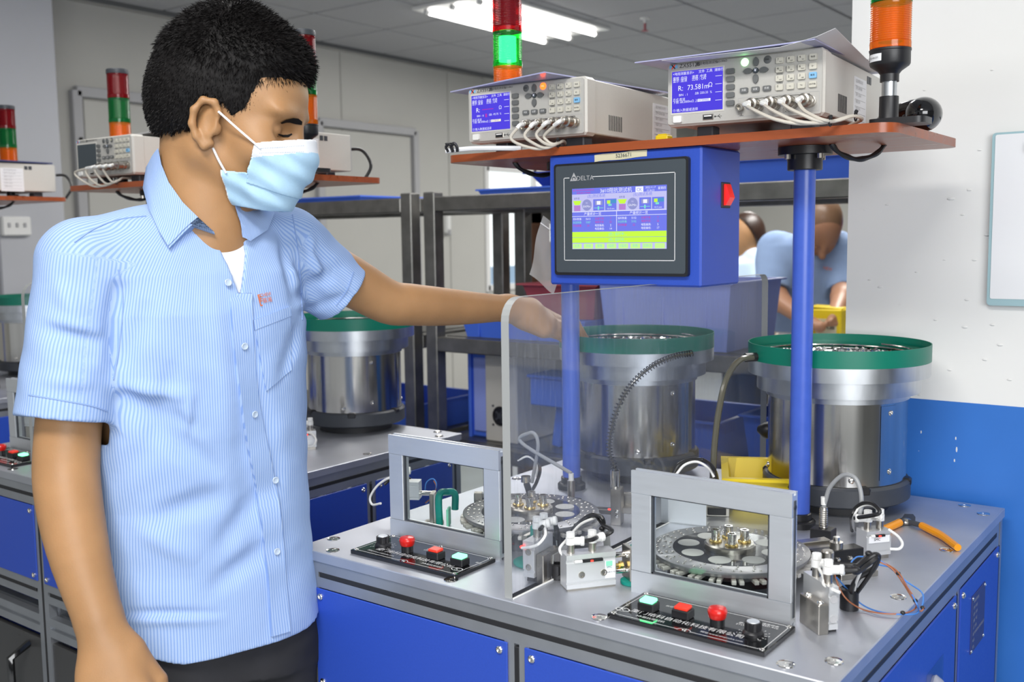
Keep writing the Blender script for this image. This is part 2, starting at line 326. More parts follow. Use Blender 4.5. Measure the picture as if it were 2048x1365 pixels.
text('lettering', '注意安全', .032, (.0065, .02, .014), (0, 1, 0), (0, 0, 1), 'gold', sg); MB().box((.007, -.070, .012), (.002, .022, .03)).build('emblem', 'gold', sg)
dp = thing('wall_dispenser', 'small pinkish white box fixed on the cream wall beside the window', 'dispenser', (-3.868, 4.87, 1.46))
MB().box((.02, 0, 0), (.05, .05, .16), .012).build('case', 'white', dp); MB().box((.03, 0, -.07), (.05, .035, .05), .01).build('nozzle', 'lgrey', dp)
# square column at far left with a socket box
tag(MB().box((-3.58, 1.36, 1.31), (.56, .31, 2.62), .006).build('trim_1', 'colw'), kind='structure')
so = thing('socket_box', 'white wall socket box on the grey column behind the left bench', 'socket', (-3.30, 1.275, 1.425))
MB().box((.012, 0, 0), (.03, .13, .085), .006).build('case', 'white', so)
for y in (-.035, 0, .035): MB().box((.029, y, .005), (.004, .012, .02), .001).build('socket', 'lgrey', so)
# whitewashed wall at right, painted blue below shoulder height
wr = struct(MB().box((2.05, 1.02, 1.84), (3.01, .30, 1.58)).build('wall_right', 'wall'))
MB().box((2.052, 1.02, .525), (3.01, .304, 1.05), .002).build('blue_dado', 'wallb', wr)
ch = MB(); random.seed(3)
for (x, z, s) in ((0.783, 1.619, 0.0015), (0.785, 1.343, 0.0035), (0.725, 1.406, 0.004), (0.617, 1.399, 0.0025), (0.671, 1.278, 0.002), (0.608, 1.25, 0.003), (0.57, 1.434, 0.0015), (0.576, 1.391, 0.0015), (0.768, 1.487, 0.002), (0.744, 1.378, 0.002), (0.766, 1.3, 0.0025), (0.705, 1.194, 0.002), (0.643, 1.219, 0.0015), (0.754, 1.183, 0.003), (0.798, 1.189, 0.0025), (0.599, 1.542, 0.0015), (0.675, 1.596, 0.0015), (0.588, 1.263, 0.002), (0.717, 1.3, 0.0015), (0.754, 1.42, 0.0025), (0.756, 1.231, 0.0025), (0.811, 1.155, 0.003), (0.788, 1.128, 0.0025), (0.731, 1.106, 0.002), (0.682, 1.057, 0.002), (0.828, 1.096, 0.0025)): ch.sph((x, .868, z), s, (1.6, .25, .6), 8, 6)
ch.build('paint_blister', 'wall', wr)
fl = MB()
for (x, z, s) in ((.686, .99, .006), (.690, .975, .004), (.683, .955, .005), (.71, 1.0, .003), (.745, .985, .006), (.747, .965, .007), (.744, .945, .006), (.80, 1.02, .004)): fl.sph((x, .8685, z), s*.6, (.5, .2, 1.5), 6, 4)
fl.build('flaked_paint', 'white', wr)
struct(MB().box((1.0, 9.05, 1.31), (12, .1, 2.62)).build('wall_back', 'panelw'))
for k, x in enumerate((-1.9, -1.15, -.4)): tag(MB().box((x, 8.95, 1.31), (.10, .12, 2.62), .01).build('trim_%d' % (k+2), 'lgrey'), kind='structure')
tag(MB().box((-1.35, 8.985, 1.6), (1.0, .02, .9)).build('window_2', 'sky'), kind='structure')
struct(MB().box((7.05, 3.0, 1.31), (.1, 14, 2.62)).build('wall_east', 'panelw'))
# clip board on the right wall
cb = thing('clipboard', 'frosted glass clip board with white paper hung on the right wall', 'clipboard', (0.79, 0.862, 1.368))
MB().prism(rrect(.225, .29, .006), 0, .006, lambda u, v, h: (u+.1125, -h, v)).build('board', 'glassb', cb)
MB().prism(rrect(.215, .275, .003), .0062, .0072, lambda u, v, h: (u+.1125, -h, v+.004)).build('paper_sheet', 'paper', cb)
MB().box((.1125, -.013, .118), (.116, .012, .018), .003).cyl((.085, -.016, .124), (.140, -.016, .124), .004).build('clip', 'black', cb)
# ceiling fluorescent fitting with three tubes
def ceiling_light(loc, label, rz=0):
    t = thing('ceiling_light', label, 'light', loc, rz, 'fluorescent ceiling lights')
    MB().box((0, 0, .012), (.56, 1.2, .02), .004).build('tray', 'white', t)
    for x in (-.19, 0, .19):
        MB().tube([(x, -.56, -.016), (x, .56, -.016)], .013, 10, smooth=False).build('tube', 'tube', t)
        [MB().lathe([(.014, -.0125), (.014, .0125), (0, .0125)], (x, y, -.016), 14, axis=(0, 1, 0)).build('lamp_holder', 'white', t) for y in (-.5725, .5725)]
    return t
ceiling_light((-2.45, 3.89, 2.612), 'three-tube fluorescent ceiling light shining above the tower lamp')
sp = thing('sprinkler', 'small pendant sprinkler head on the grey tiled ceiling', 'sprinkler', (-1.877, 4.406, 2.634))
MB().lathe([(.03, 0), (.028, -.006), (.01, -.008), (.008, -.03)]).build('escutcheon', 'white', sp); MB().cyl((0, 0, -.03), (0, 0, -.07), .007).lathe([(.02, -.072), (.022, -.075), (0, -.076)]).build('head', 'pink', sp)
# ================================================================ the test benches
def hexbolt(name, c, n, r, parent, m='chrome', h=.003):
    """button-head screw with a recessed socket"""
    b = MB().lathe([(r, 0), (r*.96, h*.5), (r*.75, h*.9), (r*.45, h), (r*.42, h*.45), (0, h*.45)], c, 14, axis=n)
    return b.build(name, m, parent)
def bench(loc, label, full=True):
    t = thing('test_bench', label, 'workbench', loc)
    W = D = .835; H = .88
    MB().box((W/2, D/2, H-.008), (W, D, .016), .0012).build('worktop', 'plate', t)
    s = .02; g = .004; dp = .006
    prof = [(-s, -s), (-g, -s), (-g, -s+dp), (g, -s+dp), (g, -s), (s, -s), (s, -g), (s-dp, -g), (s-dp, g), (s, g), (s, s), (g, s), (g, s-dp), (-g, s-dp), (-g, s), (-s, s), (-s, g), (-s+dp, g), (-s+dp, -g), (-s, -g)]
    top = H-.016; a = .003
    xs = (a+s, W/2, W-a-s); y0 = a+s; y1 = D-a-s
    posts = [(x, y) for x in xs for y in (y0, y1)]+[(xs[0], .527), (xs[2], .527)]
    for x, y in posts:
        z1 = top if x != W/2 and y != .527 else top-.04
        MB().prism(prof, .05, z1, lambda u, v, h: (u+x, v+y, h)).build('profile_post', 'alud', t)
        MB().cyl((x, y, 0), (x, y, .012), .022, .02).cyl((x, y, .012), (x, y, .06), .006).build('levelling_foot', 'rubber', t)
    def strip(c, d): MB().box(c, d, .001).build('slot_strip', 'rubber', t)
    for z in (top-s, .645, .575, .09):
        for y in (y0, y1):
            for x0, x1 in ((xs[0]+s, xs[1]-s), (xs[1]+s, xs[2]-s)) if z < top-s else ((xs[0]+s, xs[2]-s),):
                MB().prism(prof, x0, x1, lambda u, v, h: (h, u+y, v+z)).build('profile_rail', 'alud', t)
        for x in (xs[0], xs[2]):
            for a0, a1 in ((y0+s, .527-s), (.527+s, y1-s)) if z < top-s else ((y0+s, y1-s),):
                MB().prism(prof, a0, a1, lambda u, v, h: (u+x, h, v+z)).build('profile_rail', 'alud', t)
    strip(((xs[0]+xs[2])/2, a+.002, top-s), (xs[2]-xs[0]-.045, .005, .0085)); strip((W-a-.002, D/2, top-s), (.005, D-.09, .0085)); strip((a+.002, D/2, top-s), (.005, D-.09, .0085))
    for x in xs: strip((x, a+.002, .42), (.0085, .005, .8 if x == W/2 else .86))
    for y in (y0, .527, y1): strip((W-a-.002, y, .42), (.005, .0085, .8))
    strip((xs[0]/2+.0*W+xs[1]/2, a+.002, .645), (.34, .005, .0085)); strip((xs[2]/2+xs[1]/2, a+.002, .645), (.34, .005, .0085))
    # blue panels with button screws
    z0, z1 = .666, top-.041
    bp0 = None
    def bolt(c, n):
        return hexbolt('panel_screw', c, n, .0055, t)
    for x0, x1 in ((xs[0]+s-.006, xs[1]-s+.006), (xs[1]+s-.006, xs[2]-s+.006)):
        MB().box(((x0+x1)/2, .0015, (z0+z1)/2), (x1-x0, .003, z1-z0), .0008).build('blue_panel', 'blue', t)
        for x in (x0+.012, x1-.012):
            for z in (z0+.011, z1-.012): bolt((x, 0, z), (0, -1, 0))
        d = MB().box(((x0+x1)/2, .012, .335), (x1-x0-.006, .012, .41), .001).build('cabinet_door', 'doorg', t)
        hx = x1-.06
        MB().tube([(hx, .006, .52), (hx, -.035, .50), (hx, -.035, .41), (hx, .006, .39)], .008, 6, smooth=False).build('handle', 'blackg', d)
    for a0, a1 in ((y0+s-.006, .527-s+.006), (.527+s-.006, y1-s+.006)):
        for xx, n in ((W-.0015, 1), (.0015, -1)):
            MB().box((xx, (a0+a1)/2, (.105+z1)/2), (.003, a1-a0, z1-.105), .0008).build('blue_panel', 'blue', t)
            if full or n > 0:
                for y in (a0+.012, a1-.012): bolt((xx+.0015*n, y, z1-.012), (n, 0, 0))
    for x, y in ((.017, .060), (.060, .018), (.293, .020), (.533, .020), (.773, .020), (.813, .058), (.812, .30), (.813, .539), (.775, .815), (.813, .777), (.02, .3), (.02, .54), (.06, .815)):
        b = MB().lathe([(.0105, .0002), (.0102, .0009), (.0085, .0004), (.0068, -.0006), (.0060, .0003), (.0034, .0004), (.0030, -.0018), (0, -.0018)], (x, y, H), 18).build('countersunk_bolt', 'chrome', t)
    if full:
        np_ = MB().box((W+.0005, .652, .746), (.002, .088, .092), .0008).build('nameplate', 'navy', t)
        for k in range(8):
            w = (.05, .062, .04, .06, .05, .064, .03, .055)[k]
            text('lettering', ('3#阻抗测试机', '型号  电源', '编号  功率', '规格  气压', '出厂日期', '厦门佑科自动化科技有限公司', '电话', '网址')[k], .0058, (W+.0016, .616, .782-k*.0105), (0, 1, 0), (0, 0, 1), 'lgrey', np_, 'LEFT')
        for y in (.612, .692):
            for z in (.704, .788): hexbolt('rivet', (W+.0015, y, z), (1, 0, 0), .003, np_, h=.0015)
        MB().box((W+.001, .40, .70), (.0012, .085, .12), .0004).build('clear_pocket', 'glass', t)
        MB().lathe([(.012, 0), (.014, .004), (.008, .014), (.004, .016), (0, .016)], (W, .39, .735), 12, axis=(1, 0, 0)).build('clear_latch', 'pbag', t)
    else:
        MB().box((W+.001, .30, .80), (.004, .09, .07), .006).build('document_pocket', 'bin', t)
        MB().box((W+.004, .30, .79), (.002, .08, .045), .001).build('document', 'lgrey', t)
    return t
def stand(loc, label, rz=0):
    """two painted posts carrying the cherry coloured instrument board"""
    t = thing('instrument_stand', label, 'stand', loc, rz)
    MB().prism(rrect(.785, .355, .028, 6, .3725, .565), 1.483, 1.4962).build('shelf_board', 'wood', t)
    for x in (.149, .588):
        MB().cyl((x, .538, .886), (x, .538, 1.47), .0166, seg=28).build('post', 'bluep', t)
        MB().lathe([(.026, .88), (.026, .889), (.024, .891), (.0195, .892), (.0195, .902), (.0166, .903), (.0166, .88)], (x, .538, 0), 28).build('post_foot', 'black', t)
        c = MB().lathe([(.0166, 1.447), (.0255, 1.447), (.0265, 1.448), (.0265, 1.470), (.041, 1.4705), (.041, 1.4825), (0, 1.4825)], (x, .538, 0), 32).build('post_collar', 'black', t)
        for k in range(4):
            q = PI/4+k*PI/2+.3; MB().cyl((x+.034*math.cos(q), .538+.034*math.sin(q), 1.4705), (x+.034*math.cos(q), .538+.034*math.sin(q), 1.4635), .0052, seg=10).build('collar_screw', 'nickel', c)
    for x0, x1, y0, y1 in ((.635, .690, .52, .60), (.075, .125, .47, .56)):
        P = [(x0, y0, 1.484), (x0+(x1-x0)*.12, y0+(y1-y0)*.12, 1.472), (x0+(x1-x0)*.32, y0+(y1-y0)*.32, 1.464), ((x0+x1)/2, (y0+y1)/2, 1.461), (x0+(x1-x0)*.7, y0+(y1-y0)*.7, 1.464), (x0+(x1-x0)*.88, y0+(y1-y0)*.88, 1.472), (x1, y1, 1.484)]
        MB().tube(P, lambda u: .0040+.0006*math.sin(u*25), 8).build('cable_loop', 'cable', t)
    return t
def bowl(loc, label, lead=True, rich=True):
    """vibratory feeder: dark base, bright drum, stepped bowl, green rim; axis at the thing's origin on the bench top"""
    t = thing('bowl_feeder', label, 'feeder', loc); t.scale = (1.046, 1.046, 1.046); z = lambda v: ((1.35-(1.35-v)*1.046)-.88)/1.046
    MB().lathe([(.085, 0), (.085, z(.918)), (0, z(.918))], seg=40).build('foot_ring', 'rubber', t)
    P = [(0, z(.918)), (.112, z(.9185)), (.1175, z(.922)), (.1175, z(.948)), (.114, z(.952)), (.100, z(.953)), (0, z(.953))]
    b = MB().lathe(P, seg=48).build('base_ring', 'dgrey', t)
    for k in range(6):
        q = -1.9+k*PI/3; d = V((math.cos(q), math.sin(q), 0)); MB().box(d*.1118+V((0, 0, z(.9475))), (.014, .020, .013), .003, rot=(0, 0, q)).build('base_notch', 'black', b)
    MB().lathe([(.110, z(.953)), (.110, z(1.086)), (.1085, z(1.0865)), (0, z(1.0865))], seg=64).build('drum', 'drum', t)
    MB().lathe([(.1095, z(1.083)), (.1135, z(1.084)), (.1135, z(1.094)), (.129, z(1.0945)), (.129, z(1.121)), (.1275, z(1.122)), (0, z(1.122))], seg=64).build('lower_bowl_step', 'steel', t)
    MB().lathe([(.128, z(1.120)), (.1435, z(1.121)), (.1435, z(1.146)), (0, z(1.146))], seg=64).build('upper_bowl_step', 'steel', t)
    MB().lathe([(.1425, z(1.144)), (.1440, z(1.144)), (.1440, z(1.171)), (.1425, z(1.171))], seg=64, close=True).build('green_rim', 'green', t)
    # spiral track inside
    tr = MB(); n = 56; vs = []; fs = []
    for i in range(n+1):
        q = 2.2*2*PI*i/n; h = z(1.147)+.012*i/n; r1 = .137; r0 = .118-.0*i
        for r, dz in ((r0, 0), (r1, 0), (r1, -.002), (r0, -.002)): vs.append((r*math.cos(q), r*math.sin(q), h+dz+.001))
    for i in range(n):
        for k in range(4): fs.append((i*4+k, i*4+(k+1) % 4, i*4+4+(k+1) % 4, i*4+4+k))
    tr.add(vs, fs); tr.build('spiral_track', 'chrome', t)
    if rich:
        random.seed(11); lot = MB()
        for i in range(220):
            q = random.uniform(0, 2*PI); r = .12*math.sqrt(random.random()); lot.cyl((r*math.cos(q), r*math.sin(q), z(1.1465)), (r*math.cos(q)+random.uniform(-.003, .003), r*math.sin(q)+random.uniform(-.003, .003), z(1.1495)), .0035, seg=6)
        tag(lot.build('metal_parts', 'chrome', t), kind='stuff')
    for q, zz in ((-1.02, .964), (-.42, .975), (-.42, 1.068), (-2.6, .964), (.9, .964), (2.2, .964)):
        d = V((math.cos(q), math.sin(q), 0)); hexbolt('drum_screw', d*.1095+V((0, 0, z(zz))), d, .0048, t, h=.0032)
    q = -.46; sq = MB()
    vs = []; fs = []
    for i in range(7):
        a = -.60+.30*i/6
        for zz in (.962, 1.080): vs.append((.1107*math.cos(a), .1107*math.sin(a), z(zz)))
    for i in range(6): fs.append((2*i, 2*i+2, 2*i+3, 2*i+1))
    sq.add(vs, fs).build('lap_seam', 'drum', t)
    if lead:
        q = 2.95; d = V((math.cos(q), math.sin(q), 0))
        MB().cyl(d*.108+V((0, 0, z(1.005))), d*.128+V((0, 0, z(1.005))), .013).lathe([(.013, 0), (.015, .004), (.015, .012), (.007, .026), (0, .026)], d*.124+V((0, 0, z(1.005))), 14, axis=d).build('cable_gland', 'black', t)
    return t
def tower(loc, label, lit=False):
    """stacked signal lamp: origin on the board under it"""
    t = thing('tower_lamp', label, 'signal light', loc)
    MB().prism(rrect(.075, .052, .012, 5, .016, 0), 0, .0085).lathe([(.0135, .008), (.013, .010), (.0128, .040), (0, .040)], seg=24).build('foot_bracket', 'black', t)
    MB().cyl((0, 0, .038), (0, 0, .064), .0100, seg=24).build('tube', 'steel', t)
    MB().lathe([(.0126, .060), (.0126, .070), (.0155, .074), (.0255, .081), (.027, .084), (.027, .100), (.0278, .101), (.0278, .1035), (0, .1035)], seg=32).build('lamp_base', 'black', t)
    lb = MB()
    vs = []; fs = []
    for i in range(7):
        a = -2.55+.85*i/6
        for zz in (.086, .096): vs.append((.0273*math.cos(a), .0273*math.sin(a), zz))
    for i in range(6): fs.append((2*i, 2*i+2, 2*i+3, 2*i+1))
    lb.add(vs, fs).build('type_label', 'paper', t)
    text('lettering', 'HNTD M4-C3P1', .0033, (.0274*math.cos(-2.2), .0274*math.sin(-2.2), .0905), (-math.sin(-2.2), math.cos(-2.2), 0), (0, 0, 1), 'ink', t)
    z = .1035
    for k, (nm, m) in enumerate((('orange_lens', 'lenso'), ('green_lens', 'lensglit' if lit else 'lensg'), ('red_lens', 'lensr'))):
        h = .062; R = .0265; P = [(R, z), (R+.0008, z+.0005), (R+.0008, z+.009)]
        n = 16
        for i in range(n): u = z+.0095+(h-.0145)*i/n; P += [(R-.0003, u), (R+.0006, u+.0013), (R-.0003, u+.0026)]
        P += [(R+.0004, z+h-.004), (R+.0004, z+h-.0005), (R-.0015, z+h)]
        l = MB().lathe(P+[(R-.0025, z+h), (R-.0025, z)], (0, 0, 0), 40, close=True).build(nm, m, t)
        MB().lathe([(.016, z+.010), (.016, z+h-.008)], seg=20).build('lamp_core', 'corelit' if lit and k == 1 else 'core', l)
        z += h
    MB().lathe([(.0275, z), (.0278, z+.001), (.0278, z+.010), (.026, z+.012), (0, z+.012)], seg=32).build('top_cap', 'dgrey', t)
    return t
B = bench((0, 0, 0), 'steel topped test bench with bright blue panels at front right')
ST = stand((0, 0, 0), 'nearest cherry instrument board on two blue posts, above the blue screen box')
bowl_r = bowl((.5855, .712, .88), 'bowl feeder with green rim at the right, nearest the blue and white wall')
bowl_l = bowl((.187, .712, .88), 'green rimmed bowl feeder behind the clear divider that the hand reaches into', lead=False)
tower_r = tower((0.741, 0.446, 1.489)[:2]+(1.4962,), 'tower lamp at the right board end, orange section in full view before white wall')
tower_l = tower((0.031, 0.513, 1.665)[:2]+(1.4962,), 'tower lamp with its green section lit, behind the left meter', True)
# ================================================================ operator screen box
cbx = thing('control_box', 'bright blue screen box hanging under the nearest cherry board', 'control box', (.204, .394, 1.2693))
MB().box((.1395, .0695, .1066), (.279, .139, .2132), .003).build('housing', 'blue', cbx)
Fz = lambda y: (lambda u, v, h: (u, y-h, v))
bz_ = MB().prism(rrect(.246, .182, .005, 4, .138, .1075), 0, .0075, Fz(0)).build('bezel', 'black', cbx)
MB().prism(rrect(.238, .174, .004, 4, .138, .1080), .0075, .0082, Fz(0)).build('bezel_face', 'bezel', bz_)
ln = MB(); L0, L1, B0, T0 = .035, .2395, .0405, .1758; th = .0011
def bar(mb, x0, z0, x1, z1, y=-.0084, d=.0002): mb.box(((x0+x1)/2, y, (z0+z1)/2), (abs(x1-x0), d, abs(z1-z0)))
bar(ln, L0, B0, L1, B0+th); bar(ln, L0, B0, L0+th, T0); bar(ln, L1-th, B0, L1, T0); bar(ln, L0, T0-th, .046, T0); bar(ln, .0895, T0-th, L1, T0)
tag(ln.build('frame_line', 'inkw', bz_), kind='stuff')
MB().prism([(.0475, .170), (.0625, .170), (.055, .1835)], .0083, .0085, Fz(0)).build('logo', 'lgrey', bz_)
MB().prism([(.055+.0035*math.cos(a), .1738+.0033*math.sin(a)) for a in np.linspace(-.6, 4.2, 12)]+[(.055+.0022*math.cos(a), .1733+.0022*math.sin(a)) for a in np.linspace(4.2, -.6, 12)], .0085, .0087, Fz(0)).build('logo_swirl', 'bezel', bz_)
text('lettering', 'DELTA', .0105, (.0765, -.0083, .1735), (1, 0, 0), (0, 0, 1), 'lgrey', bz_, sx=1.05)
sw_, sh_ = .1735, .098; sx0, sz0 = .0515, .0592
scr = MB().box((sx0+sw_/2, -.0084, sz0+sh_/2), (sw_, .0006, sh_)).build('screen', 'hmib', cbx)
def sr(name, x0, x1, y0, y1, m, lay=1):    # 0..1 over the screen
    return MB().box((sx0+sw_*(x0+x1)/2, -.0087-.00012*lay, sz0+sh_*(y0+y1)/2), (sw_*(x1-x0), .00008, sh_*(y1-y0))).build(name, m, scr)
def st(s, x, y, size, m, al='CENTER', sx=1): return text('lettering', s, sh_*size, (sx0+sw_*x, -.0092, sz0+sh_*y), (1, 0, 0), (0, 0, 1), m, scr, al, sx=sx)
sr('band', 0, 1, .62, .905, 'hmil'); st('3#10阻抗测试机', .48, .945, .085, 'scrw'); sr('logo_tile', .685, .765, .89, .99, 'scrw'); st('CK', .725, .94, .07, 'hmib')
st('2022.11.17', .84, .968, .042, 'scrw'); st('15:36:22', .84, .922, .042, 'scrw'); st('星期四', .955, .95, .048, 'scrw'); st('厦门佑科自动化科技有限公司', .13, .968, .032, 'scrm'); st('电话:0592-5736682', .13, .925, .034, 'scrm')
for o, c1, c2, c3, c4, c5, c6, nm in ((0, '5613', '5587', '2', '14', '24', '90', '(左)测试系统'), (.49, '5132', '5102', '5', '17', '22', '90', '(右)测试系统')):
    st(nm, .27+o, .865, .062, 'hmib'); st('送料盘', .055+o, .835, .038, 'hmid')
    MB().prism([(sx0+sw_*(.01+o), sz0+sh_*.80), (sx0+sw_*(.03+o), sz0+sh_*.73), (sx0+sw_*(.085+o), sz0+sh_*.73), (sx0+sw_*(.105+o), sz0+sh_*.80)], .0088, .0089, Fz(0)).build('hopper_icon', 'hmiy', scr)
    sr('hopper_base', .022+o, .093+o, .63, .725, 'hmip', 2)
    MB().prism([(sx0+sw_*(.165+o)+.0092*math.cos(a), sz0+sh_*.725+.0092*math.sin(a)) for a in np.linspace(0, 2*PI, 28)[:-1]], .0088, .0089, Fz(0)).build('rate_disc', 'hmig', scr)
    st(c6, .165+o, .755, .045, 'hmil'); st('EA/Min', .165+o, .70, .05, 'scrw')
    sr('icon_box', .235+o, .355+o, .63, .815, 'hmib', 2); sr('icon_box', .365+o, .485+o, .63, .815, 'hmib', 2)
    sr('sensor_icon', .255+o, .335+o, .72, .79, 'hmig', 3); sr('sensor_icon', .275+o, .315+o, .725, .785, 'scrw', 4); sr('sensor_icon', .285+o, .30+o, .64, .70, 'hmic', 4); sr('axis_line', .245+o, .345+o, .668, .676, 'hmic', 3); sr('gauge_icon', .385+o, .42+o, .735, .79, 'hmiy', 3); sr('gauge_icon', .40+o, .435+o, .70, .73, 'hmic', 4); sr('gauge_bar', .425+o, .485+o, .74, .80, 'hmit', 3)
    st('10.15 mm', .425+o, .655, .035, 'scrw')
    st('产量统计一览', .23+o, .575, .056, 'scrw'); st('投料数量:', .06+o, .495, .042, 'scrw'); st(c1, .18+o, .495, .046, 'scrw'); st('良品数量:', .06+o, .44, .042, 'hmic'); st(c2, .18+o, .44, .046, 'hmic'); st('不良数量:', .06+o, .385, .042, 'scrm'); st(c5, .18+o, .385, .046, 'scrm')
    st('长度不良:', .305+o, .495, .042, 'scrm'); st('7', .425+o, .495, .044, 'scrm'); st('电阻不良:', .305+o, .44, .042, 'scrm'); st('22', .425+o, .44, .044, 'scrm'); st('电阻偏高:', .305+o, .385, .044, 'scrw'); st(c3, .425+o, .385, .05, 'scrw'); st('电阻偏低:', .305+o, .33, .044, 'scrw'); st(c4, .425+o, .33, .05, 'scrw')
sr('rule', 0, 1, .612, .62, 'scrw', 2); sr('rule', 0, 1, .538, .545, 'scrw', 2); sr('rule', .484, .489, .29, .62, 'scrw', 2)
for k, (y0, y1) in enumerate(((.195, .285), (.105, .19))): sr('status_bar', 0, 1, y0, y1, 'hmiy', 1); st(('(左) 运行中....', '(右) 运行中....')[k], .5, (y0+y1)/2, .06, 'hmic')
sr('band', 0, 1, 0, .10, 'hmil')
for k, s in enumerate(('主页', '手动', '报表', 'I监控', 'V监控', '参数', '回原点', '')):
    sr('soft_button', .005+k*.1255, .105+k*.1255, .008, .092, 'hmiq', 2)
    if s: st(s, .055+k*.1255, .05, .05, 'hmic')
sw = MB().box((.279, .084, .1415), (.003, .032, .040), .001).build('switch_frame', 'black', cbx)
MB().prism([(0, .0), (.0035, 0), (.0105, .012), (.0035, .033), (0, .033)], 0.0745, .0925, lambda u, v, h: (.2802+u, h+.001, .1255+v)).build('rocker', 'rocker', sw)
tp = MB(); tvs = []; tfs = []
for i in range(11):
    u = i/10; x = .09+.096*u; zc = .2045+.0035*u+.0006*math.sin(u*9)
    for dz, y in ((-.0055, -.0006), (.0055, -.0006+.0010*math.sin(u*7))): tvs.append((x, y-.0003, min(zc+dz, .2125)))
for i in range(10): tfs.append((2*i, 2*i+2, 2*i+3, 2*i+1))
tpo = tp.add(tvs, tfs).build('masking_tape', 'tape', cbx); text('lettering', '5236671', .0085, (.145, -.0016, .2065), (1, 0, .03), (0, 0, 1), 'bezel', tpo)
tpo.data.materials[0] = MT['tape']
# plastic bag stuck behind the screen box
bg = thing('zip_bag', 'clear zip bag poking out behind the left side of the blue screen box', 'bag', (0.15, 0.47, 1.317))
vs = []; fs = []
for i in range(7):
    for j in range(9):
        u = i/6-.5; v = j/8-.5; vs.append((u*.055+.03*v-.002, .003*math.sin(5*u+7*v)*1.2+.0, v*.105-.035*u))
for i in range(6):
    for j in range(8): fs.append((i*9+j, i*9+9+j, i*9+10+j, i*9+j+1))
MB().add(vs, fs).build('film', 'pbag', bg)
MB().tube([vs[7][:2]+(vs[7][2],), vs[3*9+7], vs[6*9+7]], .0012, 6).build('zip_strip', 'paper', bg)
